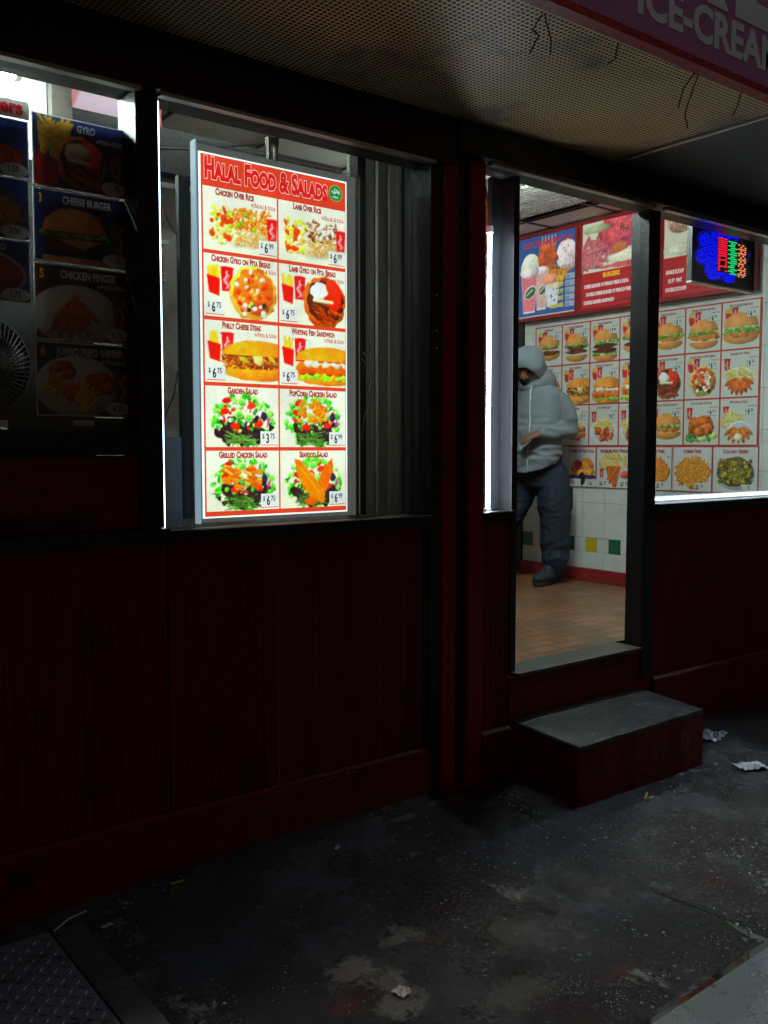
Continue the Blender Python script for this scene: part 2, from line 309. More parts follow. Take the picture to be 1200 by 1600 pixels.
def salad(p, cx, cy, r, top=None):
    for i in range(120):
        t, q = R_(0, 6.28), R_(.72, 1.03)*r; p.blob(cx+q*math.cos(t)*1.05, cy+q*math.sin(t)*.8, R_(.03, .06), R_(.02, .04), jit(random.choice([(60, 168, 50), (100, 200, 70), (34, 120, 36), (150, 220, 110)]), 20), R_(0, 3), n=.4)
    p.blob(cx, cy-.3*r, r*.85, r*.45, (46, 26, 34), n=.35, tex=.3)
    for i in range(34): p.strand(cx+R_(-.7, .6)*r, cy-R_(.3, .75)*r, cx+R_(-.7, .6)*r, cy-R_(.4, .8)*r, .008, jit((84, 130, 60), 40))
    for i in range(75):
        t, q = R_(0, 6.28), math.sqrt(R_(0, 1))*r*.8; k = random.choice([(60, 160, 60), (110, 200, 80), (226, 244, 210), (40, 110, 44), (170, 220, 120), (224, 60, 36), (240, 240, 225)])
        p.blob(cx+q*math.cos(t), cy+.08+q*math.sin(t)*.6, R_(.025, .055), R_(.018, .04), jit(k, 16), R_(0, 3), n=.3)
    for x, y, k in [(-.62, .2, (228, 50, 26)), (.55, -.28, (230, 60, 40)), (-.28, -.36, (226, 60, 30)), (.3, .42, (236, 70, 40)), (-.55, .62, (216, 30, 46))]: p.blob(cx+x*r, cy+.06+y*r*.8, .09, .05, k, R_(-.5, .5))
    for x, y in [(-.15, .1), (.2, -.02), (-.05, .55)]: p.blob(cx+x*r, cy+.06+y*r*.8, .085, .07, (186, 222, 140)); p.blob(cx+x*r, cy+.06+y*r*.8, .055, .045, (110, 190, 90))
    p.blob(cx+.75*r, cy+.08, .06, .075, (44, 30, 60)); p.blob(cx+.9*r, cy-.02, .02, .09, (196, 50, 150), -.3); p.blob(cx+.45*r, cy-.45*r, .07, .05, (40, 34, 44))
    if top == 'popcorn':
        for i in range(36): p.blob(cx+R_(-.55, .5)*r, cy+.12+R_(-.3, .42)*r, .052, .045, jit((236, 136, 52), 16), tex=.2)
    if top == 'grilled':
        for i in range(40): x, y = cx+R_(-.62, .55)*r, cy+.08+R_(-.28, .45)*r; a = R_(-.9, .3); p.strand(x-.07*math.cos(a), y-.07*math.sin(a), x+.07*math.cos(a), y+.07*math.sin(a), .026, jit(random.choice([(238, 140, 56), (226, 104, 40), (248, 176, 96)]), 14))
    if top == 'fish':
        p.poly([(cx-.75*r, cy+.78*r), (cx-.5*r, cy+.72*r), (cx+.45*r, cy-.3*r), (cx+.4*r, cy-.7*r), (cx-.1*r, cy-.5*r), (cx-.6*r, cy+.15*r)], (240, 128, 30), .35)
        p.poly([(cx+.72*r, cy+.8*r), (cx+.78*r, cy+.5*r), (cx+.5*r, cy-.3*r), (cx+.15*r, cy-.05*r), (cx+.3*r, cy+.35*r)], (236, 112, 24), .35)
        p.blob(cx-.1*r, cy-.62*r, .12, .07, (226, 100, 30)); p.strand(cx-.5*r, cy+.45*r, cx+.25*r, cy-.4*r, .02, (250, 160, 60))
def platter(p, kind):
    p.blob(p.a*.5, .42, p.a*.46, .34, (226, 228, 208), n=.03, tex=.03, sh=.15); p.blob(p.a*.5, .43, p.a*.43, .31, (236, 236, 206), n=.03, tex=.03)
    for i in range(80): x, y = p.a*R_(.1, .4), R_(.15, .7); p.blob(x, y, R_(.025, .06), R_(.02, .045), jit(random.choice([(240, 226, 150), (200, 214, 90), (246, 196, 120), (232, 80, 36), (246, 240, 200), (180, 214, 70)]), 12), R_(0, 3), n=.3)
    for i in range(5): p.blob(p.a*R_(.1, .38), R_(.2, .65), .06, .05, (232, 76, 30), R_(0, 3))
    for i in range(420): x, y = p.a*R_(.42, .9), R_(.12, .5); p.strand(x, y, x+R_(-.02, .02), y+.012, .007, jit((232, 176, 84), 26))
    for i in range(170 if kind == 'chicken' else 90):
        x, y = p.a*R_(.4, .88), R_(.38, .72); a = R_(0, 3.1); p.strand(x, y, x+.05*math.cos(a), y+.04*math.sin(a), .014, jit(random.choice([(226, 140, 50), (200, 104, 34), (240, 170, 76)]) if kind == 'chicken' else random.choice([(150, 90, 56), (110, 62, 38), (200, 150, 110)]), 16))
    if kind == 'chicken':
        for x, y in [(.5, .5), (.57, .63), (.68, .42), (.47, .45)]: p.blob(p.a*x, y, .035, .035, (110, 170, 50))
    else:
        for i in range(12): p.blob(p.a*R_(.5, .85), R_(.42, .66), .055, .03, (248, 244, 230), R_(0, 3), n=.35)
def tenders(p, cx, cy, r, c=(214, 116, 44), n=9, l=.17):
    for i in range(n):
        t = -math.pi/2+(i-(n-1)/2)*.33; p.blob(cx+r*.5*math.cos(t), cy+r*.5*math.sin(t)+.05, l, .05, jit(c, 16), t, tex=.25, n=.15)
def chicken(p, cx, cy, r, c=(206, 110, 38)):
    for x, y, a, b, rt in [(0, 0, .95, .62, .2), (-.5, .1, .5, .45, .6), (.45, -.2, .5, .4, -.4), (.2, .4, .5, .3, .1), (-.1, -.4, .45, .3, -.2)]: p.blob(cx+x*r, cy+y*r, a*r, b*r, jit(c, 14), rt, sh=.5, tex=.25, n=.12)
def plate(p, cx, cy, rx, ry, c=(225, 228, 235)): p.blob(cx, cy, rx, ry, c, sh=.1, n=0, tex=.02); p.blob(cx, cy, rx*.85, ry*.82, tuple(x*.9 for x in c), sh=.1, n=0, tex=.02)
def food(p, k):
    a = p.a
    if k == 'burger1': burger(p, a*.52, .42, .72, 'ltcp')
    elif k == 'burger2': burger(p, a*.52, .36, .72, 'lpcpc')
    elif k == 'burger3': burger(p, a*.52, .34, .74, 'lcpcpl')
    elif k == 'kburger': burger(p, a*.52, .38, .74, 'lkm')
    elif k == 'kburger2': burger(p, a*.52, .34, .72, 'lkkm')
    elif k == 'spicy': burger(p, a*.5, .38, .84, 'llk')
    elif k == 'steak': sub_roll(p, a*.2, .38, a*.95, 'steak')
    elif k == 'fish': sub_roll(p, a*.12, .34, a*1.0, 'fish')
    elif k == 'tsub': sub_roll(p, a*.1, .36, a*1.1, 'fish')
    elif k == 'lgyro': gyro(p, a*.5, .38, .36, 'lamb')
    elif k == 'cgyro': gyro(p, a*.52, .38, .34, 'chicken')
    elif k == 'wings': plate(p, a*.5, .34, a*.46, .3); fries(p, a*.5, .46, a*.36, .16, 60, (240, 220, 130)); tenders(p, a*.5, .36, .44, (210, 96, 30), 8)
    elif k == 'shrimp': plate(p, a*.5, .34, a*.46, .3); fries(p, a*.5, .48, a*.32, .14, 60, (242, 214, 120)); [p.blob(a*R_(.2, .8), R_(.12, .42), .07, .05, jit((206, 92, 44), 16), R_(0, 3), tex=.3) for i in range(26)]
    elif k == 'basket': plate(p, a*.5, .34, a*.46, .3); fries(p, a*.45, .46, a*.32, .16, 60, (242, 220, 130)); [p.blob(a*R_(.25, .85), R_(.14, .42), .06, .05, jit((214, 110, 50), 16), R_(0, 3), tex=.3) for i in range(22)]
    elif k == 'rice':
        for i in range(16): p.blob(a*R_(.1, .9), R_(.1, .25), .09, .05, jit((90, 150, 60), 30), R_(0, 3), n=.3)
        p.blob(a*.55, .14, .12, .07, (205, 226, 150)); p.blob(a*.85, .2, .1, .08, (196, 220, 140)); chicken(p, a*.5, .42, .34)
    elif k == 'mozz': fries(p, a*.35, .52, a*.3, .16, 50, (240, 224, 140)); plate(p, a*.55, .3, .3, .22); tenders(p, a*.52, .38, .5, (216, 120, 44), 7, .16); p.blob(a*.5, .16, .1, .08, (240, 238, 210))
    elif k == 'rolls': [p.blob(a*x, y, .2, .17, jit((222, 140, 50), 10), r, tex=.2) for x, y, r in [(.3, .5, .4), (.7, .56, -.3), (.35, .3, .1), (.75, .33, .2)]]; p.blob(a*.35, .55, .14, .12, (196, 50, 40), tex=.3); p.rect(0, .2, a, .3, (70, 50, 130)); p.blob(a*.5, .2, .1, .17, (30, 30, 34))
    elif k == 'hotwings': fries(p, a*.5, .62, a*.44, .2, 80, (242, 214, 110), an=-.7); [p.strand(a*R_(.25, .65), .5, a*R_(.3, .6), R_(.05, .3), .04, jit((218, 108, 40), 14)) for i in range(14)]; soda(p, a*.14, .25, .2); p.blob(a*.82, .33, .14, .1, (226, 90, 80), tex=.3)
    elif k == 'cheesefries': p.blob(a*.5, .42, a*.45, .34, (210, 120, 40), n=.15); fries(p, a*.5, .44, a*.4, .3, 170, (236, 160, 56), .02)
    elif k == 'friesl': p.blob(a*.5, .42, a*.45, .34, (210, 120, 40), n=.15); fries(p, a*.5, .44, a*.4, .3, 150, (240, 150, 50), .02)
    elif k == 'collard': p.blob(a*.5, .42, a*.44, .36, (200, 205, 215), n=0, tex=.03); p.blob(a*.5, .46, a*.42, .33, (90, 90, 40), n=.03); [p.blob(a*.5+R_(-.36, .36)*a, .46+R_(-.25, .25), R_(.03, .07), R_(.015, .04), jit(random.choice([(170, 160, 50), (110, 120, 40), (200, 176, 60), (66, 70, 34), (150, 100, 60)]), 16), R_(0, 3), n=.35) for i in range(170)]

# ------------------------------------------------------------------ lettering (built-in font turned to mesh)
def text_verts(txt, size, offset=0., smallcaps=None, align='LEFT', sx=1., extr=0., spacing=1.):
    cu = bpy.data.curves.new('t', 'FONT'); cu.body = txt; cu.size = size; cu.offset = offset; cu.align_x = align; cu.resolution_u = 3; cu.extrude = extr; cu.space_character = spacing
    if smallcaps:
        cu.small_caps_scale = smallcaps
        for i, ch in enumerate(txt):
            if ch.islower(): cu.body_format[i].use_small_caps = True
    ob = bpy.data.objects.new('t', cu); COL.objects.link(ob); dg = bpy.context.evaluated_depsgraph_get(); me = bpy.data.meshes.new_from_object(ob.evaluated_get(dg))
    vs_ = [(v.co.x*sx, v.co.y, v.co.z) for v in me.vertices]; fs = [tuple(p.vertices) for p in me.polygons]
    bpy.data.objects.remove(ob); bpy.data.curves.remove(cu); bpy.data.meshes.remove(me)
    return vs_, fs
class Letters:    # flat coloured lettering in one mesh, each run on its own layer
    def __init__(s): s.v = []; s.f = []; s.c = []; s.k = 0
    def addf(s, vs_, fs, col, x=0, y=0, rot=0, lay=None):
        s.k += 1; z = (.0005+s.k*.00006) if lay is None else lay; o = len(s.v); cr, sr = math.cos(rot), math.sin(rot)
        s.v += [(x+a*cr-b*sr, y+a*sr+b*cr, z+c) for a, b, c in vs_]; s.f += [tuple(i+o for i in f) for f in fs]; s.c += [lin(tuple(t/255 for t in col))]*len(vs_)
    def rect(s, x0, y0, x1, y1, col, **k): s.addf([(x0,y0,0),(x1,y0,0),(x1,y1,0),(x0,y1,0)], [(0,1,2,3)], col, **k)
    def rrect(s, x0, y0, x1, y1, r, col):
        p = [(cx+r*math.cos(a), cy+r*math.sin(a), 0) for cx, cy, a0 in ((x1-r, y0+r, -90), (x1-r, y1-r, 0), (x0+r, y1-r, 90), (x0+r, y0+r, 180)) for a in [math.radians(a0+d) for d in (0, 22, 45, 68, 90)]]
        s.addf(p, [tuple(range(len(p)))], col)
    def ell(s, cx, cy, rx, ry, col, n=28): s.addf([(cx+rx*math.cos(6.2832*k/n), cy+ry*math.sin(6.2832*k/n), 0) for k in range(n)], [tuple(range(n))], col)
    def text(s, txt, x, y, size, col, width=None, bold=.02, sc=None, align='LEFT', outline=None, ow=.06, rot=0, sx=.72, maxw=None):
        vs_, fs = text_verts(txt, size, bold*size, sc, 'LEFT')
        if not vs_: return
        x0 = min(v[0] for v in vs_); x1 = max(v[0] for v in vs_); W = x1-x0; k = (width/W) if width else sx
        if maxw and W*k > maxw: k = maxw/W
        sh = {'LEFT': 0, 'RIGHT': -W*k, 'CENTER': -W*k/2}[align]
        if outline:
            ov, of = text_verts(txt, size, (bold+ow)*size, sc, 'LEFT'); s.addf([((a-x0)*k+sh, b, c) for a, b, c in ov], of, outline, x, y, rot)
        s.addf([((a-x0)*k+sh, b, c) for a, b, c in vs_], fs, col, x, y, rot)
    def build(s, name, m, parent, basis):
        me = bpy.data.meshes.new(name); me.from_pydata(s.v, [], s.f); me.update()
        at = me.color_attributes.new('Col', 'FLOAT_COLOR', 'POINT'); at.data.foreach_set('color', np.array([(*c, 1) for c in s.c], np.float32).ravel())
        me.materials.append(m); o = bpy.data.objects.new(name, me); COL.objects.link(o); return attach(o, parent, basis)
def front(x, y, z):    # print plane facing the street: u = +X, v = +Z
    return Matrix(((1,0,0,x),(0,0,-1,y),(0,1,0,z),(0,0,0,1)))
def side(x, y, z):     # print plane facing -X: u = -Y, v = +Z
    return Matrix(((0,0,-1,x),(-1,0,0,y),(0,1,0,z),(0,0,0,1)))

# ================================================================== SETTING: ground
def gz0(x, y):
    z = .012*math.sin(x*1.3+.4)*math.cos(y*1.7)+.004*math.sin(x*5.1+y*3.3)
    return z+(.035*math.exp(-((x-2.1)**2)/1.2)-.03*math.exp(-((x-.3)**2)/.8))*math.exp(-(y**2)/.5)
def ground_z(x, y):
    n = mnoise.noise(Vector((x*3, y*3, 0)))*.004+mnoise.noise(Vector((x*14, y*14, 3)))*.0018+mnoise.noise(Vector((x*38, y*38, 7)))*.0012
    jy = -1.49+.010*mnoise.noise(Vector((x*3.5, 1.7, 0)))+.004*mnoise.noise(Vector((x*22, 1.7, 0))); jx = 2.50+.05*mnoise.noise(Vector((0, y*4.3, 5)))+.006*mnoise.noise(Vector((0, y*31, 5)))
    n -= .016*math.exp(-((y-jy)/.010)**2)
    if -1.49 < y < -.7: n -= .012*math.exp(-((x-jx)/.008)**2)*min(1, max(0, (-.85-y)*4))
    n -= .007*math.exp(-(((x-2.46)/.14)**2+((y+1.43)/.08)**2)); n -= .004*math.exp(-(((x-3.2)/.3)**2+((y+1.5)/.05)**2))
    return gz0(x, y)+n
mg = bpy.data.materials.new('wet_grimy_sidewalk'); mg.use_nodes = True; n = mg.node_tree; b = n.nodes['Principled BSDF']; L = n.links
tc = n.nodes.new('ShaderNodeTexCoord')
def nz_(sc, det=8, ro=.6, dist=0):
    q = n.nodes.new('ShaderNodeTexNoise'); q.inputs['Scale'].default_value = sc; q.inputs['Detail'].default_value = det; q.inputs['Roughness'].default_value = ro; q.inputs['Distortion'].default_value = dist
    L.new(tc.outputs['Object'], q.inputs['Vector']); return q.outputs['Fac']
def ramp_(src, p0, p1, c0=(0,0,0,1), c1=(1,1,1,1)):
    q = n.nodes.new('ShaderNodeValToRGB'); q.color_ramp.elements[0].position = p0; q.color_ramp.elements[1].position = p1; q.color_ramp.elements[0].color = c0; q.color_ramp.elements[1].color = c1
    L.new(src, q.inputs[0]); return q.outputs[0]
def mx_(a, b_, f, mode='MIX'):
    q = n.nodes.new('ShaderNodeMix'); q.data_type = 'RGBA'; q.blend_type = mode
    for s_, v in (('A', a), ('B', b_)):
        if isinstance(v, tuple): q.inputs[s_].default_value = v
        else: L.new(v, q.inputs[s_])
    if isinstance(f, float): q.inputs['Factor'].default_value = f
    else: L.new(f, q.inputs['Factor'])
    return q.outputs['Result']
def mul_(a, b_):
    q = n.nodes.new('ShaderNodeMath'); q.operation = 'MULTIPLY'; L.new(a, q.inputs[0])
    if isinstance(b_, float): q.inputs[1].default_value = b_
    else: L.new(b_, q.inputs[1])
    return q.outputs[0]
base = ramp_(nz_(2.2, 10, .7), .3, .72, (.006, .006, .007, 1), (.050, .044, .035, 1))
base = mx_(base, ramp_(nz_(75, 4, .7), .38, .62, (.15, .15, .15, 1), (2.2, 2.2, 2.2, 1)), .95, 'MULTIPLY')
base = mx_(base, (.010, .015, .019, 1), ramp_(nz_(1.1, 4), .5, .62))
base = mx_(base, (.05, .008, .010, 1), ramp_(nz_(3.1, 6, .6, .4), .60, .70))
base = mx_(base, (.05, .05, .02, 1), ramp_(nz_(4.4, 6, .6, 1.), .66, .74))
pm = mul_(ramp_(nz_(5.5, 12, .78, .3), .57, .63), ramp_(nz_(1.3, 3), .50, .60))
base = mx_(base, (.26, .25, .23, 1), pm)
def spots_(lst, lo, hi, col, nsc, base):
    acc = None
    for (x, y, rx, ry) in lst:
        mp = n.nodes.new('ShaderNodeMapping'); mp.inputs['Location'].default_value = (-x/rx, -y/ry, 0); mp.inputs['Scale'].default_value = (1/rx, 1/ry, 0); L.new(tc.outputs['Object'], mp.inputs[0])
        gr = n.nodes.new('ShaderNodeTexGradient'); gr.gradient_type = 'SPHERICAL'; L.new(mp.outputs[0], gr.inputs[0])
        if acc is None: acc = gr.outputs['Fac']
        else:
            ad = n.nodes.new('ShaderNodeMath'); ad.operation = 'MAXIMUM'; L.new(acc, ad.inputs[0]); L.new(gr.outputs['Fac'], ad.inputs[1]); acc = ad.outputs[0]
    ad = n.nodes.new('ShaderNodeMath'); ad.operation = 'MULTIPLY_ADD'; L.new(acc, ad.inputs[0]); ad.inputs[1].default_value = .45; L.new(nz_(nsc, 12, .8, .4), ad.inputs[2])
    return mx_(base, col, ramp_(ad.outputs[0], lo, hi))
base = spots_([(1.46, -.86, .22, .16), (1.50, -.96, .16, .1), (1.66, -.80, .16, .12), (1.46, -1.05, .2, .14), (2.45, -.12, .24, .07), (2.2, -.16, .2, .06)], .76, .84, (.17, .165, .15, 1), 16, base)
base = spots_([(2.0, -1.0, .5, .3), (1.75, -1.2, .3, .2)], .74, .92, (.085, .078, .066, 1), 7, base)
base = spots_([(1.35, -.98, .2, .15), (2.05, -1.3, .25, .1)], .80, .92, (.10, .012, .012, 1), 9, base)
vor = n.nodes.new('ShaderNodeTexVoronoi'); vor.inputs['Scale'].default_value = 26; vor.inputs['Randomness'].default_value = 1; L.new(tc.outputs['Object'], vor.inputs['Vector'])
sp = mul_(ramp_(vor.outputs['Distance'], .10, .17, (1,1,1,1), (0,0,0,1)), ramp_(nz_(2.6, 5), .47, .55)); base = mx_(base, (.30, .29, .27, 1), mul_(sp, .8))
v2 = n.nodes.new('ShaderNodeTexVoronoi'); v2.inputs['Scale'].default_value = 170; L.new(tc.outputs['Object'], v2.inputs['Vector'])
base = mx_(base, (.2, .19, .18, 1), mul_(ramp_(v2.outputs['Distance'], .1, .25, (1,1,1,1), (0,0,0,1)), ramp_(nz_(40, 2), .55, .65)))
glint_vor = n.nodes.new('ShaderNodeTexVoronoi'); glint_vor.inputs['Scale'].default_value = 95; L.new(tc.outputs['Object'], glint_vor.inputs['Vector'])
base = mx_(base, (.34, .34, .33, 1), mul_(ramp_(glint_vor.outputs['Distance'], .13, .22, (1,1,1,1), (0,0,0,1)), ramp_(nz_(6, 6, .7), .52, .60)))  # tiny pale specks painted into the colour as wet glints
L.new(base, b.inputs['Base Color'])
ro = n.nodes.new('ShaderNodeMapRange'); L.new(nz_(1.7, 9, .65), ro.inputs['Value']); ro.inputs['From Min'].default_value = .35; ro.inputs['From Max'].default_value = .65; ro.inputs['To Min'].default_value = .04; ro.inputs['To Max'].default_value = .36; L.new(ro.outputs[0], b.inputs['Roughness'])
bp = n.nodes.new('ShaderNodeBump'); bp.inputs['Strength'].default_value = 1.0; bp.inputs['Distance'].default_value = .016; L.new(nz_(120, 5, .7), bp.inputs['Height'])
bp2 = n.nodes.new('ShaderNodeBump'); bp2.inputs['Strength'].default_value = .8; bp2.inputs['Distance'].default_value = .03; L.new(nz_(22, 6, .6), bp2.inputs['Height']); L.new(bp2.outputs[0], bp.inputs['Normal'])
L.new(bp.outputs[0], b.inputs['Normal']); L.new(bp.outputs[0], b.inputs['Coat Normal']); b.inputs['Coat Weight'].default_value = .4; b.inputs['Coat Roughness'].default_value = .14; b.inputs['Specular IOR Level'].default_value = .8
xs = list(np.arange(.3, 2.38, .016))+list(np.arange(2.38, 2.64, .004))+list(np.arange(2.64, 4.6, .016)); ys = list(np.arange(-2.3, -1.53, .016))+list(np.arange(-1.53, -1.44, .004))+list(np.arange(-1.44, .12, .016))
xs = [-60, -20, -6, -2, -.8, -.2]+xs+[4.8, 5.2, 6, 9, 20, 60]; ys = [-60, -20, -8, -4, -3, -2.6]+ys+[.3]
gb = MB(); nx = len(xs)
for y in ys:
    for x in xs: gb.v.append((x, y, ground_z(x, y) if (-3 < y and -1 < x < 6) else 0))
for j in range(len(ys)-1):
    for i in range(nx-1): gb.f.append((j*nx+i, j*nx+i+1, (j+1)*nx+i+1, (j+1)*nx+i))
g_o = gb.build('sidewalk', mg, smooth=True); g_o['kind'] = 'structure'
mw = mat('puddle_water', (.01, .012, .014), .03, spec=.6)
pb = MB(); wx = list(np.arange(1.5, 4.2, .03)); wy = list(np.arange(-1.62, -.92, .02))
for y in wy:
    for x in wx: pb.v.append((x, y, gz0(x, y)-.0060))
for j in range(len(wy)-1):
    for i in range(len(wx)-1): pb.f.append((j*len(wx)+i, j*len(wx)+i+1, (j+1)*len(wx)+i+1, (j+1)*len(wx)+i))
w_o = pb.build('puddle_water', mw, smooth=True); w_o['kind'] = 'structure'
ks = MB(); kx = list(np.arange(.3, 4.6, .03)); ky = [-60, -8, -3.2]+list(np.arange(-2.6, -1.505, .03))+[-1.508]
for y in ky:
    for x in kx: ks.v.append((x, y, (gz0(x, y)+.006+.001*mnoise.noise(Vector((x*9, y*9, 0))) if y > -3 else .02)))
for j in range(len(ky)-1):
    for i in range(len(kx)-1): ks.f.append((j*len(kx)+i, j*len(kx)+i+1, (j+1)*len(kx)+i+1, (j+1)*len(kx)+i))
k_o = ks.build('pavement_slab', mat('smooth_wet_slab', (.045, .054, .056), .30, var=.5, vscale=22, bump=.25, bscale=160, dirt=(.02, .024, .026), dscale=3, damt=.5), smooth=True); k_o['kind'] = 'structure'

# ================================================================== THE SHOP BUILDING
shop = thing('shop_building', 'takeaway shop front with dark red grooved panels below black framed windows and an open door', 'building', (2.6, 0, 0))
X0, X1 = -1.6, 7.2
part('header_beam', MB().box(X0, 2.53, -.07, .10, 2.575, 2.757), M['beam'], shop, bevel=.006)
part('header_beam', MB().box(2.533, X1, -.08, .10, 2.625, 2.757), M['black'], shop, bevel=.006)
for a0, a1, z in ((1.282, 2.43, 2.562), (-1.0, 1.22, 2.562), (2.733, 3.832, 2.612), (3.925, 6.2, 2.612)):
    part('frame_trim', MB().box(a0, a1, -.062, -.030, z, z+.012), M['alu'], shop)
part('upper_wall', MB().box(X0, X1, -.02, .16, 2.76, 5.2), M['red'], shop)
# beadboard panels: real grooves
def bead(x0, x1, z0, z1, pitch=.030, y=-.012):
    mb = MB(); xx = x0; pr = []
    while xx < x1-.001:
        e = min(xx+pitch, x1); pr += [(xx, y+.0035), (xx+.003, y), (e-.003, y), (e, y+.0035)]; xx = e
    n_ = len(pr); mb.add([(a, c, z0) for a, c in pr]+[(a, c, z1) for a, c in pr], [(i, i+1, n_+i+1, n_+i) for i in range(n_-1)])
    mb.add([(x0, y+.007, z0), (x1, y+.007, z0), (x1, .05, z0), (x0, .05, z0), (x0, y+.007, z1), (x1, y+.007, z1), (x1, .05, z1), (x0, .05, z1)], [(4,5,6,7), (2,3,7,6)])
    return mb
for x0, x1, z0, z1 in ((X0, 1.297, .226, 1.135), (1.303, 2.405, .226, 1.135), (2.733, 2.903, .226, 1.14), (3.926, X1, .29, 1.12)):
    part('grooved_panel', bead(x0, x1, z0, z1), M['red'], shop)
part('panel_edge', MB().box(2.408, 2.430, -.02, .05, .226, 1.135), M['black'], shop)
# base ledges, with slightly irregular chipped top lines
def ledge(x0, x1, z1, y0):
    mb = MB(); k = 60; t = []
    for i in range(k+1):
        x = x0+(x1-x0)*i/k; d = .004*mnoise.noise(Vector((x*3, 0, 0))); t.append((x, y0+d, z1+d*.8))
    v = [];
    for x, y, z in t: v += [(x, y-.006, -.15), (x, y, z-.012), (x, y+.010, z), (x, .05, z)]
    f = [(i*4+q, (i+1)*4+q, (i+1)*4+q+1, i*4+q+1) for i in range(k) for q in range(3)]; return mb.add(v, f)
part('base_ledge', ledge(X0, 2.430, .222, -.024), M['ledge'], shop, smooth=False)
part('base_ledge', ledge(2.733, 2.903, .224, -.032), M['ledge'], shop)
part('base_ledge', ledge(3.926, X1, .286, -.04), M['ledge'], shop)
def chips(x0, x1, z, y, n_):
    mb = MB()
    for i in range(n_):
        x = R_(x0, x1); l = R_(.004, .03)*(2 if R_(0, 1) > .85 else 1); h = R_(.001, .003); dz = R_(-.003, .003)
        mb.add([(x, y-.0025, z+dz), (x+l*.5, y-.0025, z+dz-h), (x+l, y-.0025, z+dz+h*.3), (x+l*.5, y-.0025, z+dz+h)], [(0,1,2,3)])
    return mb
part('paint_chips', chips(1.5, 2.42, .205, -.033, 30), M['chip'], shop)
part('paint_chips', chips(4.0, 5.2, .268, -.044, 40), M['chip'], shop)
sc_ = MB()
for i in range(70):
    x = R_(.6, 2.4) if i < 50 else R_(4.0, 5.2); z = .24+abs(R_(-1, 1))**2*.85; h = R_(.004, .05) if R_(0, 1) > .7 else R_(.002, .008); w2 = R_(.0006, .002); tx = R_(-.3, .3)*h
    sc_.add([(x-w2, -.0125, z), (x+w2, -.0125, z), (x+w2*.4+tx, -.0125, z+h), (x-w2*.4+tx, -.0125, z+h)], [(0,1,2,3)])
part('paint_scuffs', sc_, mat('faint_scuffs', (.16, .07, .06), .7), shop)
# sills
part('sill_band', MB().box(X0, 1.297, -.05, .1, 1.137, 1.187), M['black'], shop, bevel=.004)
part('sill_band', MB().box(1.303, 2.430, -.045, .1, 1.137, 1.176), M['black'], shop, bevel=.004)
part('sill_band', MB().box(2.733, 2.903, -.045, .1, 1.143, 1.176), M['black'], shop, bevel=.004)
part('sill_band', MB().box(3.926, X1, -.045, .1, 1.123, 1.168), M['black'], shop, bevel=.004)
for a0, a1, z in ((1.305, 2.428, 1.178), (2.735, 2.90, 1.178)): part('sill_trim', MB().box(a0, a1, -.047, -.032, z, z+.003), M['alu'], shop)
# left bay: service counter ledge
part('counter_shelf', MB().box(X0, 1.217, -.06, .1, 1.428, 1.502), M['black'], shop, bevel=.005)
part('counter_front', MB().box(X0, 1.214, -.022, .05, 1.19, 1.425), M['red'], shop, bevel=.004)
part('counter_batten', MB().box(X0, 1.05, -.030, -.0235, 1.20, 1.245), M['beam'], shop)
# posts
for x0, x1, y0, z0, z1, m in ((1.203, 1.280, -.04, 1.19, 2.572, 'black'), (2.432, 2.494, -.025, 0, 2.572, 'black'), (2.905, 2.940, -.02, .46, 2.61, 'black'), (3.826, 3.916, -.03, .30, 2.61, 'black'), (6.25, 6.33, -.03, 1.17, 2.61, 'black')):
    part('window_post', MB().box(x0, x1, y0, .03 if x0 == 3.826 else .1, z0, z1), M[m], shop, bevel=.004)
part('window_post', MB().box(2.845, 2.904, .055, .08, 1.178, 2.61), M['aludark'], shop, bevel=.003)
part('door_stop', MB().box(3.86, 3.914, .031, .1, .46, 2.61), M['black'], shop)
part('red_column', MB().box(2.496, 2.572, -.03, .12, -.05, 2.622), M['column'], shop, bevel=.007)
part('column_groove', MB().box(2.573, 2.640, -.008, .12, -.05, 2.622), M['black'], shop)
part('red_column', MB().box(2.641, 2.730, -.03, .12, -.05, 2.622), M['column'], shop, bevel=.007)
part('column_foot', MB().box(2.48, 2.75, -.055, -.032, -.03, .035), M['column'], shop, bevel=.006)
cc_ = MB()
for i in range(46):
    z = R_(.9, 2.55); h = R_(.004, .03); cc_.add([(2.4975, -.0322, z), (2.5000, -.0322, z+h*.3), (2.4982+R_(0, .004), -.0322, z+h), (2.4975, -.0322, z+h*.8)], [(0,1,2,3)])
part('paint_chips', cc_, M['chip'], shop)
for z in (2.06, 1.92, 1.85): part('bolt', MB().lathe([(.0, -.034), (.005, -.034), (.006, -.030)], (2.465, .006, z), 8, 'y'), M['alu'], shop)
part('dado_wall', MB().box(X0, 2.935, .051, .14, -.1, 1.134), M['black'], shop); part('dado_wall', MB().box(3.918, X1, .051, .14, -.1, 1.12), M['black'], shop)
# door threshold and riser
part('threshold', MB().box(2.943, 3.832, -.035, .141, .435, .452), mat('worn_metal_threshold', (.075, .08, .075), .45, metal=.3, var=.5, vscale=8, bump=.4, bscale=40, dirt=(.1, .08, .06), dscale=5, damt=.5), shop, bevel=.004)
part('door_riser', MB().box(2.906, 3.924, -.018, .05, -.1, .433), M['red'], shop)
# glass
def pane(x0, x1, z0, z1, y=.045): return MB().add([(x0,y,z0),(x1,y,z0),(x1,y,z1),(x0,y,z1)], [(0,1,2,3)])
part('window_glass', pane(2.731, 2.903, 1.178, 2.61, .004), M['glass'], shop)
for a in ((X0, 1.217, 1.504, 2.56), (1.282, 2.431, 1.178, 2.56), (3.924, 6.24, 1.170, 2.61)): part('window_glass', pane(*a), M['glass'], shop)
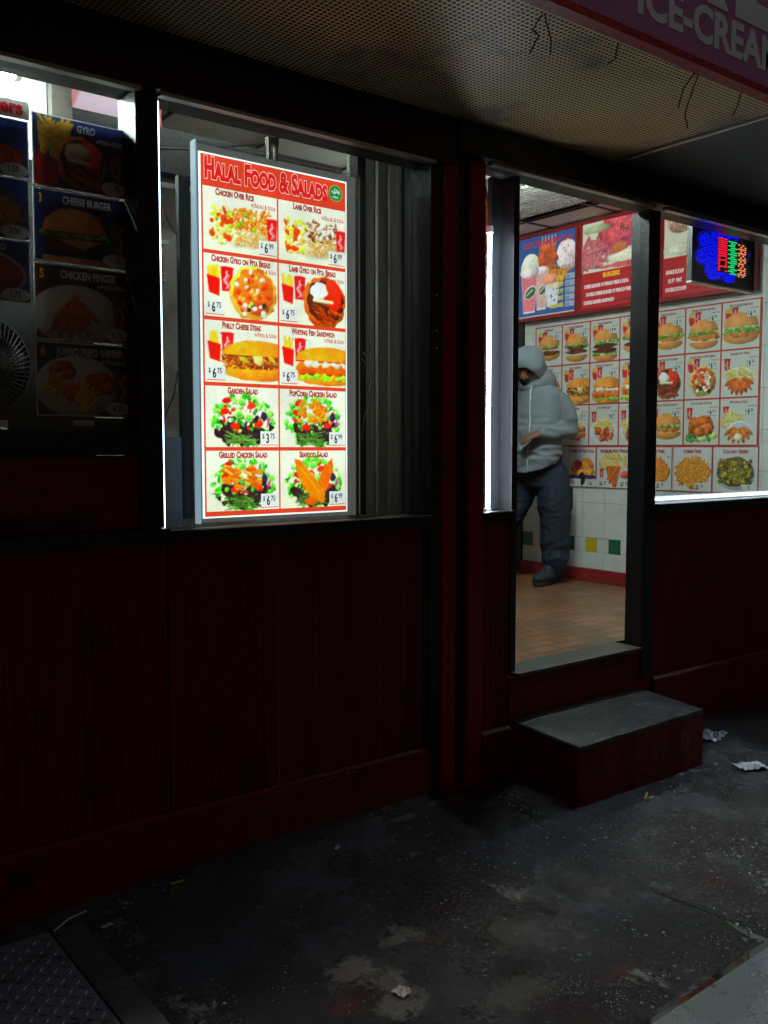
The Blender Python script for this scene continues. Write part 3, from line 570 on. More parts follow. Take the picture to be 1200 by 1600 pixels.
# shell
part('side_wall_left', MB().box(X0-.1, X0, .2, 4.4, -.1, 3.2), M['wallgray'], shop)
part('rear_wall', MB().box(X0, 7.2, 4.4, 4.5, -.1, 3.2), M['wallgray'], shop)
part('roof_slab', MB().box(X0-.1, 7.2, .161, 4.5, 3.2, 3.3), M['black'], shop)
# ceiling tiles inside
ct = MB(); k = 0
for i in range(12):
    for j in range(7):
        x, y = -1.6+i*.61, .18+j*.61
        if x > 5.4 or (abs(x-4.50) < .02 and 1 <= j <= 2): continue
        ct.box(x+.004, min(5.455, x+.604), y+.004, y+.604, 3.12, 3.135)
part('ceiling_tiles', ct, M['ceiling'], shop)
cg = MB()
for i in range(13): cg.box(-1.6+i*.61-.010, -1.6+i*.61+.010, .17, 4.4, 3.112, 3.1195)
for j in range(8): cg.box(-1.6, 5.45, .18+j*.61-.010, .18+j*.61+.010, 3.1105, 3.1185)
part('ceiling_grid', cg, M['aludark'], shop)
# interior floor
fl = bpy.data.materials.new('quarry_tile_floor'); fl.use_nodes = True; n = fl.node_tree; b = n.nodes['Principled BSDF']; L = n.links
tc = n.nodes.new('ShaderNodeTexCoord'); br = n.nodes.new('ShaderNodeTexBrick'); L.new(tc.outputs['Object'], br.inputs['Vector'])
br.inputs['Scale'].default_value = 1; br.inputs['Brick Width'].default_value = .2; br.inputs['Row Height'].default_value = .1; br.inputs['Mortar Size'].default_value = .006; br.offset = .5
br.inputs['Color1'].default_value = (.22, .085, .035, 1); br.inputs['Color2'].default_value = (.29, .13, .06, 1); br.inputs['Mortar'].default_value = (.035, .022, .016, 1)
dn = nz_(3, 8, .65); dm = mx_(br.outputs['Color'], (.12, .08, .05, 1), ramp_(dn, .46, .66)); L.new(dm, b.inputs['Base Color'])
rr = n.nodes.new('ShaderNodeMapRange'); L.new(nz_(6, 8), rr.inputs['Value']); rr.inputs['To Min'].default_value = .15; rr.inputs['To Max'].default_value = .6; L.new(rr.outputs[0], b.inputs['Roughness'])
bpp = n.nodes.new('ShaderNodeBump'); bpp.inputs['Strength'].default_value = .7; bpp.inputs['Distance'].default_value = .003; bpp.invert = True; L.new(br.outputs['Fac'], bpp.inputs['Height']); L.new(bpp.outputs[0], b.inputs['Normal'])
f_o = MB().box(X0, 7.2, .142, 4.4, .40, .45).build('floor', fl); f_o['kind'] = 'structure'

# ================================================================== tiled side wall
tw = thing('tiled_wall', 'white tiled side wall of the shop with green and yellow accent tiles and a dark red skirting', 'wall', (5.5, 1.2, .45))
mt = bpy.data.materials.new('white_wall_tiles'); mt.use_nodes = True; n = mt.node_tree; b = n.nodes['Principled BSDF']; L = n.links
tile = mat('glazed_white_tile', (.66, .70, .66), .28, var=.06, vscale=3, bump=.03, dirt=(.5, .5, .42), dscale=2, damt=.42)
grout = mat('grey_grout', (.28, .28, .25), .8)
green = mat('dark_green_tile', (.02, .13, .06), .28); yellow = mat('yellow_tile', (.62, .47, .02), .28); blackt = mat('black_tile', (.015, .02, .03), .3)
skirt = mat('dark_red_skirting', (.26, .02, .02), .45, var=.3, vscale=6)
part('grout_bed', MB().box(5.456, 5.52, .17, 2.35, .45, 3.19), grout, tw)
wt = MB(); acc_g = MB(); acc_y = MB(); g_ = .0015
def tl(mb, y0, y1, z0, z1): mb.box(5.45, 5.457, y0+g_, y1-g_, z0+g_, z1-g_)
yy = 2.346
while yy > .2: tl(wt, max(.18, yy-.205), yy, .5475, .673); tl(wt, max(.18, yy-.205), yy, .78, 1.043); yy -= .205
for zz in [1.043+.262*i for i in range(8)]:
    yy = 2.346
    while yy > .2: tl(wt, max(.18, yy-.205), yy, zz, min(3.12, zz+.262)); yy -= .205
yy = 2.346-.0; k = 0
while yy > .2:
    m_ = {0: acc_g, 2: acc_y}.get(k % 4, wt); tl(m_, max(.18, yy-.108), yy, .673, .78); yy -= .108; k += 1
part('white_tiles', wt, tile, tw); part('green_accent_tiles', acc_g, green, tw); part('yellow_accent_tiles', acc_y, yellow, tw)
part('skirting', MB().box(5.435, 5.4555, .17, 2.35, .452, .546), skirt, tw, bevel=.005)
rw = thing('rear_tiled_wall', 'short tiled wall beyond the corner behind the hooded man, with yellow and black accent tiles', 'wall', (6.1, 2.9, .45))
part('grout_bed', MB().box(4.6, 7.1, 2.906, 2.98, .45, 3.19), grout, rw)
wt = MB(); ay = MB(); ab = MB()
for i in range(24):
    x = 4.6+i*.105
    (ay if i % 4 == 0 else wt).box(x+g_, x+.105-g_, 2.9, 2.907, .55+g_, .655-g_); (ab if i % 4 == 2 else wt).box(x+g_, x+.105-g_, 2.9, 2.907, .655+g_, .76-g_)
for i in range(12):
    for j in range(10): wt.box(4.6+i*.21+g_, 4.6+(i+1)*.21-g_, 2.9, 2.907, .76+j*.262+g_, min(3.12, .76+(j+1)*.262)-g_)
part('white_tiles', wt, tile, rw); part('yellow_accent_tiles', ay, yellow, rw); part('black_accent_tiles', ab, blackt, rw); part('skirting', MB().box(4.6, 7.1, 2.88, 2.9055, .452, .546), skirt, rw)
cb = thing('door_frame', 'dark vertical frame at the far corner of the tiled wall beside the hooded man', 'frame', (5.49, 2.4, .45))
part('jamb', MB().box(5.44, 5.50, 2.352, 2.42, .45, 3.11), M['black'], cb)

# ================================================================== awning: perforated soffit + fascia
aw = thing('awning', 'shop awning with a perforated metal underside and a purple red fascia reading ICE-CREAM', 'awning', (1.5, -.5, 2.75))
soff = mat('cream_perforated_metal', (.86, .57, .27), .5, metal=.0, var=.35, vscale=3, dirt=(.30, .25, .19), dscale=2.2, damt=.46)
soffd = mat('shaded_perforated_metal', (.10, .12, .12), .55, var=.3, vscale=4)  # dark base colour stands for the unlit stretch of soffit
def perf(x0, x1, y0, y1, z, p=.0185, hole=.0064, dip=.0):
    nx_, ny_ = int((x1-x0)/p), int((y1-y0)/p); px_, py_ = (x1-x0)/nx_, (y1-y0)/ny_
    cx, cy = np.meshgrid(x0+(np.arange(nx_)+.5)*px_, y0+(np.arange(ny_)+.5)*py_); cx = cx+(px_/4)*np.where(np.arange(ny_) % 2 == 0, 1, -1)[:, None]*0; cx = cx.ravel(); cy = cy.ravel()
    o = np.array([(-px_/2, -py_/2), (px_/2, -py_/2), (px_/2, py_/2), (-px_/2, py_/2), (-hole, -hole), (hole, -hole), (hole, hole), (-hole, hole)])
    V = np.zeros((len(cx), 8, 3)); V[:, :, 0] = cx[:, None]+o[:, 0]; V[:, :, 1] = cy[:, None]+o[:, 1]
    V[:, :, 2] = z+.006*np.sin(V[:, :, 0]*2.3)+.004*np.sin(V[:, :, 1]*5+V[:, :, 0]*1.1)
    F = np.array([(0, 1, 5, 4), (1, 2, 6, 5), (2, 3, 7, 6), (3, 0, 4, 7)])
    FF = (F[None]+(np.arange(len(cx))*8)[:, None, None]).reshape(-1, 4); me = bpy.data.meshes.new('soffit_panel')
    me.vertices.add(len(cx)*8); me.vertices.foreach_set('co', V.astype(np.float32).ravel()); me.loops.add(FF.size); me.loops.foreach_set('vertex_index', FF.astype(np.int32).ravel())
    me.polygons.add(len(FF)); me.polygons.foreach_set('loop_start', np.arange(0, FF.size, 4, dtype=np.int32)); me.polygons.foreach_set('loop_total', np.full(len(FF), 4, np.int32)); me.update(calc_edges=True); return me
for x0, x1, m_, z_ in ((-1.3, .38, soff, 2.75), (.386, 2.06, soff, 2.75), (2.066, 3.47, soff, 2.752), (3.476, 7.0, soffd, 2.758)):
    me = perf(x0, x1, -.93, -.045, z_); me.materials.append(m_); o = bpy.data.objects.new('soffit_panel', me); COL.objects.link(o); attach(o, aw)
part('soffit_backing', MB().box(-1.3, 7.0, -.93, -.022, 2.785, 2.80), M['black'], aw)
part('soffit_edge_strip', MB().box(3.464, 3.478, -.93, -.05, 2.742, 2.7475), M['alu'], aw)
fasm = mat('faded_magenta_fascia', (.34, .15, .38), .4, var=.25, vscale=3, dirt=(.24, .12, .28), dscale=3, damt=.45, stretch=(6, 6, .8))
fascia = part('fascia_board', MB().box(-1.3, 3.47, -.965, -.935, 2.765, 3.9), fasm, aw)
part('fascia_trim', MB().box(-1.3, 3.475, -.972, -.925, 2.738, 2.764), mat('red_fascia_trim', (.28, .012, .015), .5, var=.5, vscale=20, bump=.3), aw)
lt = Letters(); col = (196, 212, 236)
lt.text('ICE-CREAM', 2.485, 2.828, .165, col, width=.84, bold=.035)
lt.text('E', 3.03, 2.978, .56, col, width=.38, bold=.03); lt.text('R', 2.58, 2.978, .56, col, width=.41, bold=.03); lt.text('BURG', .95, 2.978, .56, col, width=1.5, bold=.03)
l_o = lt.build('lettering', printmat('faded_sign_letters', 0, .5), fascia, front(0, -.9647, 0))

wires = [[(2.12, -.9, 2.74), (2.11, -.87, 2.70), (2.15, -.86, 2.70), (2.13, -.84, 2.65)], [(2.13, -.9, 2.74), (2.18, -.88, 2.69), (2.2, -.86, 2.66)], [(2.46, -.91, 2.74), (2.47, -.89, 2.70), (2.45, -.88, 2.685)],
         [(2.86, -.92, 2.74), (2.83, -.90, 2.69), (2.815, -.89, 2.62)], [(2.88, -.92, 2.74), (2.875, -.90, 2.68), (2.87, -.88, 2.62), (2.90, -.87, 2.575)], [(3.15, -.92, 2.74), (3.155, -.9, 2.69), (3.13, -.9, 2.66)], [(2.06, -.08, 2.76), (2.07, -.09, 2.73), (2.03, -.1, 2.72)]]
wl = ['curled rusty wire hanging at the far left of the awning edge', 'short bent wire beside the curled one under the awning', 'tiny stub of wire poking from the fascia edge', 'long straight wire hanging left of a kinked wire from the fascia edge', 'long kinked wire hanging from the fascia edge below the I of ICE', 'short hooked wire hanging nearest the right end of the fascia', 'small loose wire at the wall side of the perforated soffit']
for pts, la in zip(wires, wl):
    pts = [Vector(p) for p in pts]; fine = []
    for i in range(len(pts)-1):
        for t in (0, .33, .66): fine.append(pts[i].lerp(pts[i+1], t)+Vector((R_(-.002, .002), R_(-.002, .002), 0)))
    fine.append(pts[-1]); tag(MB().tube(fine, .0024, 6).build('dangling_wire', M['rust']), la, 'wire', 'wires dangling from the awning')

# ================================================================== HALAL lightbox sign
hs = thing('lightbox_sign', 'bright backlit menu sign headed HALAL FOOD & SALADS hanging in the middle window', 'sign', (1.81, .12, 1.19))
sx0, sx1, sz0, sz1 = 1.495, 2.120, 1.200, 2.474; SY = .112
part('acrylic_cover', MB().box(1.476, 2.168, SY-.022, SY-.016, 1.183, 2.503), M['acrylic'], hs)
part('acrylic_edge', MB().box(1.470, 1.4755, SY-.024, SY+.012, 1.183, 2.503), emat('self_glow_acrylic', (.22, .36, .44), 1), hs)  # emission stands in for sign light caught in the acrylic edge
part('casing', MB().box(1.478, 2.166, SY+.004, SY+.012, 1.185, 2.50), emat('self_glow_casing', (.13, .13, .115), 1), hs)  # casing is no lamp, its grey glow is put in as emission
part('light_panel', MB().box(sx0, sx1, SY-.002, SY+.0035, sz0, sz1), emat('lightbox_white', (.95, 1., .92), 1.8), hs)
RED = (244, 66, 34); DR = (186, 26, 30)
lt = Letters(); W_, H_ = sx1-sx0, sz1-sz0; e = .006
lt.rect(e, e, W_-e, H_-e, RED)
lt.text('Halal Food & Salads', .020, H_-.084, .098, (240, 26, 20), width=.515, bold=.05, sc=.76, outline=(255, 232, 214), ow=.022)
lt.ell(W_-.052, H_-.052, .031, .031, (150, 200, 90)); lt.ell(W_-.052, H_-.052, .0285, .0285, (20, 140, 60))
for (a, b2, c, d2) in ((-.018, .006, -.006, -.004), (-.006, -.004, .004, .004), (.004, .004, .018, -.002), (-.004, .016, -.004, 0), (.006, .014, .006, .002), (.013, .01, .016, 0)):
    vx, vy = c-a, d2-b2; q = math.hypot(vx, vy); nx_, ny_ = -vy/q*.0018, vx/q*.0018; cx, cy = W_-.052, H_-.050
    lt.addf([(cx+a+nx_, cy+b2+ny_, 0), (cx+a-nx_, cy+b2-ny_, 0), (cx+c-nx_, cy+d2-ny_, 0), (cx+c+nx_, cy+d2+ny_, 0)], [(0,1,2,3)], (235, 250, 235))
lt.text('HALAL', W_-.052, H_-.070, .012, (235, 250, 235), width=.026, align='CENTER')
lt.build('sign_header', M['printlit'], hs, front(sx0, SY-.0022, sz0))
cells = [('Chicken Over Rice', 'w/Salad & Soda', '6', '99', 'R', 'chicken over rice'), ('Lamb Over Rice', 'w/Salad & Soda', '6', '99', 'R', 'lamb over rice'),
 ('Chicken Gyro on Pita Bread', 'w/Fries & Soda', '6', '75', 'L', 'chicken gyro'), ('Lamb Gyro on Pita Bread', 'w/Salad & Soda', '6', '75', 'L', 'lamb gyro'),
 ('Philly Cheese Steak', 'w/Fries & Soda', '6', '75', 'L', 'philly cheese steak'), ('Whiting Fish Sandwich', 'w/Fries & Soda', '6', '75', 'L', 'whiting fish sandwich'),
 ('Garden Salad', None, '3', '75', 'R', 'garden salad'), ('PopCorn Chicken Salad', None, '6', '99', 'R', 'popcorn chicken salad'),
 ('Grilled Chicken Salad', None, '6', '75', 'R', 'grilled chicken salad'), ('Seafood Salad', None, '6', '99', 'R', 'seafood salad')]
cw, ch = .2985, .2165
for i, (ti, st, p1, p2, sd, la) in enumerate(cells):
    c_, r_ = i % 2, i//2; u0 = .0125+c_*(cw+.0065); v0 = H_-.118-(r_+1)*ch-r_*.0135+.004
    p = Pic(cw, ch, 330, (238, 242, 222)); a = p.a
    p.im *= (1-.05*(1-p.Y)[..., None])
    if i == 0: platter(p, 'chicken'); soda(p, a*.93, .28, .34)
    elif i == 1: platter(p, 'lamb'); soda(p, a*.93, .28, .34)
    elif i == 2: combo(p, .17, .38, .40); gyro(p, a*.66, .43, .45, 'chicken')
    elif i == 3: combo(p, .17, .38, .40); gyro(p, a*.68, .42, .45, 'lamb')
    elif i == 4: combo(p, .17, .38, .40); sub_roll(p, .34, .42, a*.95, 'steak')
    elif i == 5: combo(p, .17, .38, .40); sub_roll(p, .32, .40, a*1.0, 'fish')
    else: salad(p, a*.5, .44, .54, {6: None, 7: 'popcorn', 8: 'grilled', 9: 'fish'}[i])
    po = p.build('menu_picture', M['printlit'], hs, front(sx0+u0, SY-.0036, sz0+v0), 1.55, (1.03, 1., .97), 1.10); po['label'] = 'backlit %s picture with its price' % la
    lt = Letters()
    if st: lt.text(ti, cw*(.5 if i > 1 else .42), ch*.885, .031, DR, sc=.78, align='CENTER', bold=.05, maxw=cw*.95, sx=.62); lt.text(st, cw-.006, ch*.785, .022, (214, 60, 46), sc=.8, align='RIGHT', bold=.02, sx=.66)
    else: lt.text(ti, cw*.5, ch*.885, .031, DR, sc=.78, align='CENTER', bold=.05, maxw=cw*.84, sx=.66)
    bx = cw-.078 if sd == 'R' else .005
    lt.rect(bx, .008, bx+.074, .058, (244, 246, 236)); lt.rect(bx, .006, bx+.074, .009, RED)
    lt.text('$', bx+.008, .032, .024, (40, 40, 44), sx=.75); lt.text(p1, bx+.024, .016, .047, (34, 34, 40), sx=.62, bold=.03); lt.text(p2, bx+.042, .031, .027, (44, 44, 50), sx=.75)
    lt.build('lettering', M['printlit'], po, front(sx0+u0, SY-.0040, sz0+v0))
# tiny loops of tape and bracket on top
for (x, z) in ((1.79, 2.512),):
    part('hanging_bracket', MB().box(x-.02, x-.010, SY-.01, SY+.01, z-.02, z+.05).box(x+.010, x+.02, SY-.01, SY+.01, z-.02, z+.035).box(x-.022, x+.022, SY-.012, SY+.012, z+.036, z+.062), M['alu'], hs)
tape = MB(); 
for k in range(2): tape.tube([(2.178, SY-.02, 1.83-k*.03), (2.205, SY-.03, 1.80-k*.03), (2.225, SY-.03, 1.74-k*.02), (2.20, SY-.03, 1.68), (2.215, SY-.03, 1.64), (2.19, SY-.02, 1.58), (2.179, SY-.02, 1.48)], .0022, 6)
part('loose_tape', tape, M['acrylic'], hs)
chn = MB()
for i in range(105):
    z = 1.13-i*.0085
    chn.ball((1.700+.0006*math.sin(i*.3), -.052, z), .0019, 6, 4)
tag(chn.build('bead_chain', mat('white_bead_chain', (.5, .6, .7), .35)), 'thin white bead chain hanging down the red panel below the bright menu sign', 'chain')

# ================================================================== window light strips and tubes
def strip(name, label, x0, x1, y0, y1, z0, z1, m, n_=None):
    t = thing(name, label, 'light', ((x0+x1)/2, (y0+y1)/2, z0), group='light strips in the shop windows')
    part('diffuser', MB().box(x0, x1, y0, y1, z0, z1), m, t); part('mounting_rail', MB().box(x0-.003, x1+.003, y1, y1+.006, z0-.01, z1+.01), M['alu'], t); return t
strip('led_strip', 'thin white LED strip up the left edge of the middle window beside the dark post', 1.2815, 1.2870, -.03, -.02, 1.19, 2.552, emat('led_strip_cold', (.50, .70, 1.0), 9))
strip('led_strip', 'wide pale green LED strip at the right edge of the middle window', 2.535, 2.560, .12, .13, 1.18, 2.575, M['stripg'])
strip('led_strip', 'bright white LED strip lying along the sill of the right window', 3.93, 6.2, .05, .064, 1.181, 1.190, emat('led_strip_sill', (.66, .84, 1.0), 8))
tt = thing('tube_lamp', 'very bright vertical tube lamp in the narrow window left of the doorway', 'lamp', (2.80, .03, 1.18))
part('tube', MB().lathe([(0, 1.19), (.0085, 1.19), (.0085, 2.36), (0, 2.36)], (2.808, .028, 0), 14), M['tube'], tt, smooth=False)
part('end_cap', MB().lathe([(0, 2.362), (.016, 2.362), (.016, 2.39), (0, 2.39)], (2.808, .028, 0), 14), M['white'], tt)
part('end_cap', MB().lathe([(0, 1.16), (.016, 1.16), (.016, 1.188), (0, 1.188)], (2.808, .028, 0), 14), M['white'], tt)
part('lead', MB().tube([(2.80, .028, 2.39), (2.802, .028, 2.45), (2.79, .03, 2.52), (2.785, .05, 2.60)], .006, 8), mat('olive_cable', (.12, .14, .06), .5), tt)
def tubefix(x0, x1, y, z, label, st, axis='x'):
    t = thing('ceiling_lamp', label, 'lamp', ((x0+x1)/2, y, z), group='fluorescent lamps on the ceiling')
    part('housing', MB().box(x0-.03, x1+.03, y-.06, y+.06, z+.02, z+.07), M['white'], t)
    part('tube', MB().lathe([(0, x0), (.016, x0), (.016, x1), (0, x1)], (0, y, z), 12, 'x'), emat('fluorescent_tube', (.80, 1., .95), st), t)
    for a, b in ((x0-.02, x0-.001), (x1+.001, x1+.02)): part('socket', MB().box(a, b, y-.02, y+.02, z-.02, z+.019), M['white'], t)
    return t
tubefix(3.2, 4.3, .75, 3.04, 'fluorescent lamp on the ceiling just inside the doorway', 330)
tubefix(.10, 1.00, .5, 2.735, 'fluorescent lamp glowing behind the top left of the poster window', 300)
tubefix(1.4, 2.3, .55, 3.04, 'unseen fluorescent lamp added on the ceiling to brighten the kitchen behind the menu sign', 45)  # added out of view to brighten the steel panels and kitchen wall
tubefix(1.55, 2.35, .115, 2.82, 'unseen fluorescent lamp added behind the header beam to brighten the steel panels', 110)  # extra hidden lamp so the street-facing panels catch light

# ================================================================== menu board on the side wall
WX = 5.447
mb_ = thing('menu_board', 'large wall menu of seven columns of burger and sandwich pictures on the white tiles', 'menu', (WX, 1.27, 1.466))
y_l, y_r, zt, zb = 2.218, .323, 2.386, 1.466; cwid = (y_l-y_r)/7; chgt = (zt-zb)/3
part('backing', MB().box(WX-.004, WX+.0025, y_r-.006, y_l+.006, zb-.004, zt+.004), mat('red_menu_border', (.55, .06, .035), .45), mb_)
grid = [('Cheeseburger', 'w/Fries & Soda', '5', '25', 'burger1', 1), ('Double Cheeseburger', 'w/Fries & Soda', '5', '75', 'burger2', 1), ('Triple Cheeseburger', 'w/Fries & Soda', '7', '00', 'burger3', 1), ('Turkey Cheeseburger', 'w/Fries & Soda', '6', '75', 'burger1', 1), ('Chicken Sandwich', 'w/Fries & Soda', '5', '75', 'kburger', 1), ('Double Chicken Sandwich', 'w/Fries & Soda', '6', '75', 'kburger2', 1), ('Spicy Chicken Sandwich', 'w/Fries & Soda', '6', '75', 'spicy', 1),
 ('Chicken Patty', 'w/Fries & Soda', '5', '75', 'kburger', 1), ('Philly CheeseSteak', 'w/Fries & Soda', '6', '75', 'steak', 1), ('Whiting Fish Sandwich', 'w/Fries & Soda', '6', '75', 'fish', 1), ('Chicken Tender Sandwich', 'w/Fries & Soda', '6', '75', 'tsub', 1), ('Lamb Gyro on Pita Bread', 'w/Fries & Soda', '6', '75', 'lgyro', 1), ('Chicken Gyro on Pita Bread', 'w/Fries & Soda', '6', '75', 'cgyro', 1), ('Boneless Hot Wings', 'w/Fries & Soda', '6', '50', 'wings', 0),
 ('Fried Fish', 'w/Fries & Soda', '6', '75', 'rice', 0), ('Jumbo Shrimp', 'w/Fries & Soda', '7', '25', 'basket', 0), ('21 Pcs Shrimp Basket', 'w/Fries & Soda', '6', '75', 'shrimp', 0), ('PopCorn Chicken', 'w/Fries & Soda', '6', '75', 'basket', 0), ('Grilled Chicken Sandwich', 'w/Fries & Soda', '6', '75', 'kburger', 0), ('2 Pcs Chicken with Rice', 'w/Salad & Soda', '6', '75', 'rice', 0), ('Mozzarella Sticks', 'w/Fries & Soda', '6', '00', 'mozz', 0)]
for i, (ti, st, p1, p2, k, cmb) in enumerate(grid):
    c_, r_ = i % 7, i//7; pw, ph = cwid-.012, chgt-.012; y = y_l-c_*cwid-.006; z = zt-(r_+1)*chgt+.006
    p = Pic(pw, ph, 230, (205, 212, 206)); a = p.a
    if cmb: combo(p, .14, .60, .26)
    else: soda(p, .14, .58, .24)
    food(p, k)
    po = p.build('menu_picture', M['print'], mb_, side(WX-.0045, y, z))
    lt = Letters(); lt.text(ti, pw*.5, ph*.90, .024, (130, 22, 40), sc=.8, align='CENTER', bold=.03, maxw=pw*.93, sx=.62); lt.text(st, pw-.006, ph*.82, .015, (190, 50, 50), sc=.8, align='RIGHT', bold=.02, sx=.62)
    lt.rect(pw-.088, ph*.645, pw-.004, ph*.80, (208, 214, 210)); lt.text('$', pw-.082, ph*.71, .026, (30, 32, 38), sx=.6); lt.text(p1, pw-.066, ph*.67, .045, (24, 26, 32), sx=.6, bold=.04); lt.text(p2, pw-.046, ph*.71, .027, (30, 30, 36), sx=.75, bold=.02); lt.rect(pw-.085, ph*.645, pw-.012, ph*.652, (60, 60, 60))
    lt.build('lettering', M['print'], po, side(WX-.0048, y, z))
low = [(1.868, 1.606, 'Cheese or Pizza Roll', None, [('.5c', .12), ('1.5c', .74)], 'rolls', 'small menu print of golden rolls partly behind the hooded man'), (1.60, 1.278, 'Boneless Hot Wings', '(10 Pcs)', [('$6.50', .08), ('$7.95', .70)], 'hotwings', 'menu print of hot wings and fries in the lowest row left of the door post'),
       (1.272, .948, 'Chili Cheese Fries', 'Large', [('$5.00', .62)], 'friesl', 'menu print of orange fries priced $5.00 beside the door post'), (.940, .640, 'Cheese Fries', None, [('$3.00', .60)], 'cheesefries', 'menu print titled CHEESE FRIES in the lowest row'), (.636, .312, 'Collard Green', None, [('1 75', .66)], 'collard', 'menu print titled COLLARD GREEN at the right end of the lowest row')]
for y0, y1, ti, st, pr, k, la in low:
    t = thing('menu_poster', la, 'poster', (WX, (y0+y1)/2, 1.155), group='single menu prints below the wall menu')
    part('backing', MB().box(WX-.003, WX+.0025, y1, y0, 1.156, 1.460), mat('red_print_border', (.5, .05, .03), .45), t)
    pw, ph = y0-y1-.010, .294; p = Pic(pw, ph, 230, (208, 214, 212)); food(p, k); po = p.build('menu_picture', M['print'], t, side(WX-.0035, y0-.005, 1.161))
    lt = Letters(); lt.text(ti, pw/2, ph*.87, .034, (170, 20, 36), sc=.8, align='CENTER', bold=.045, maxw=pw*.92, sx=.8)
    if st: lt.text(st, pw-.01, ph*.76, .018, (190, 40, 50), align='RIGHT', sx=.7)
    for s_, u in pr:
        lt.rect(pw*u-.006, .008, pw*u+.085, .056, (212, 216, 214)); lt.text(s_.replace('.', '.') if 'c' in s_ else s_[:2], pw*u, .014, .042, (30, 32, 44), sx=.62, bold=.03)
        if 'c' not in s_: lt.text(s_[-2:], pw*u+.040, .026, .028, (30, 32, 44), sx=.7, bold=.02)
    lt.build('lettering', M['print'], po, side(WX-.0038, y0-.005, 1.161))

# ---- lightboxes above
def lightbox(label, y0, y1, z0, z1, x=5.39):
    t = thing('menu_lightbox', label, 'lightbox', (5.45, (y0+y1)/2, z0), group='menu lightboxes along the top of the side wall')
    part('casing', MB().box(x+.004, 5.4485, y1, y0, z0, z1), M['redbox'], t)
    fr = .026
    for n_, a in enumerate(((y1, y0, z0, z0+fr), (y1, y0, z1-fr, z1), (y1, y1+fr, z0+fr, z1-fr), (y0-fr, y0, z0+fr, z1-fr))): part('frame_bar', MB().box(x-.012, x+.004, a[0], a[1], a[2], a[3]), M['redbox'], t)
    return t, y0-fr, y1+fr, z0+fr, z1-fr
t, a, b_, c, d = lightbox('blue ice cream and milkshake lightbox at the left end of the red boxes', 2.402, 1.752, 2.44, 3.105)
part('pale_inner_edge', MB().box(5.386, 5.3935, a-.012, a, c, d).box(5.386, 5.3935, b_, a-.012, c, c+.012), M['white'], t)
a -= .013; c += .013; pw, ph = a-b_, d-c; p = Pic(pw, ph, 190, (44, 84, 150)); A = p.a
p.blob(A*.22, .60, .17, .2, (206, 226, 190), n=.06, tex=.15); p.blob(A*.86, .68, .19, .2, (222, 214, 212), n=.06, tex=.15)
for i in range(12): p.blob(A*.86+R_(-.13, .13), .66+R_(-.15, .15), .012, .009, (200, 110, 120))
p.poly([(A*.38, .88), (A*.64, .90), (A*.70, .66), (A*.5, .52), (A*.36, .66)], (196, 92, 34), .5); p.blob(A*.52, .7, .17, .13, (190, 84, 30), tex=.3, n=.15); p.blob(A*.55, .56, .14, .06, (206, 110, 50), tex=.3)
p.poly([(A*.48, .56), (A*.9, .52), (A*.66, .22), (A*.5, .4)], (224, 150, 30), .4); [p.strand(A*.58+i*.05, .56, A*.54+i*.04, .3, .006, (140, 90, 20)) for i in range(5)]
for i in range(5): p.strand(A*(.42+.06*i), .86, A*(.43+.055*i), .97, .008, (230, 190, 170))
def cup(x, y0, h, w_, col):
    p.poly([(x-w_, y0+h), (x-w_*.7, y0), (x+w_*.7, y0), (x+w_, y0+h)], (232, 230, 226), .1); p.poly([(x-w_*.95, y0+h*.92), (x-w_*.68, y0+.02), (x+w_*.68, y0+.02), (x+w_*.95, y0+h*.92)], col, .15); p.blob(x, y0+h, w_*1.08, w_*.5, (236, 226, 224), n=.1); p.blob(x+.02, y0+h*.5, w_*.8, w_*.52, (244, 240, 240), .5, n=0, tex=0); p.blob(x+.02, y0+h*.5, w_*.68, w_*.42, (20, 110, 60), .5, n=0, tex=.1); p.strand(x-w_*.3, y0+h*.44, x+w_*.4, y0+h*.56, .012, (226, 180, 170))
cup(A*.42, .06, .5, .11, (216, 176, 168)); cup(A*.2, .04, .52, .145, (222, 120, 128))
p.blob(A*.58, .42, .13, .08, (232, 150, 110)); p.poly([(A*.48, .36), (A*.52, .08), (A*.7, .1), (A*.72, .38)], (214, 222, 226), .1); [p.blob(A*R_(.53, .69), R_(.14, .34), .012, .012, (60, 90, 170)) for i in range(8)]
po = p.build('menu_picture', M['printbox'], t, side(5.389, a, c)); lt = Letters()
lt.text('ICE CREAM SPECIAL', pw*.52, ph*.87, .062, (190, 34, 60), width=pw*.86, align='CENTER', bold=.03)
for i, s_ in enumerate(('CONE', 'LG. SCOOP', '1/2 PT', 'PINT', 'MILKSHAKE')):
    y = ph*(.40-.085*i); lt.text(s_, pw*.80, y, .042, (214, 214, 30), sx=.62, align='RIGHT', bold=.04); lt.rect(pw*.83, y-.006, pw*.985, y+.036, (150, 170, 186)); lt.text(('$1.50', '$2.00', '$2.50', '$4.00', '$3.50')[i], pw*.84, y, .03, (60, 80, 110), sx=.5)
lt.build('lettering', M['printbox'], po, side(5.3885, a, c))
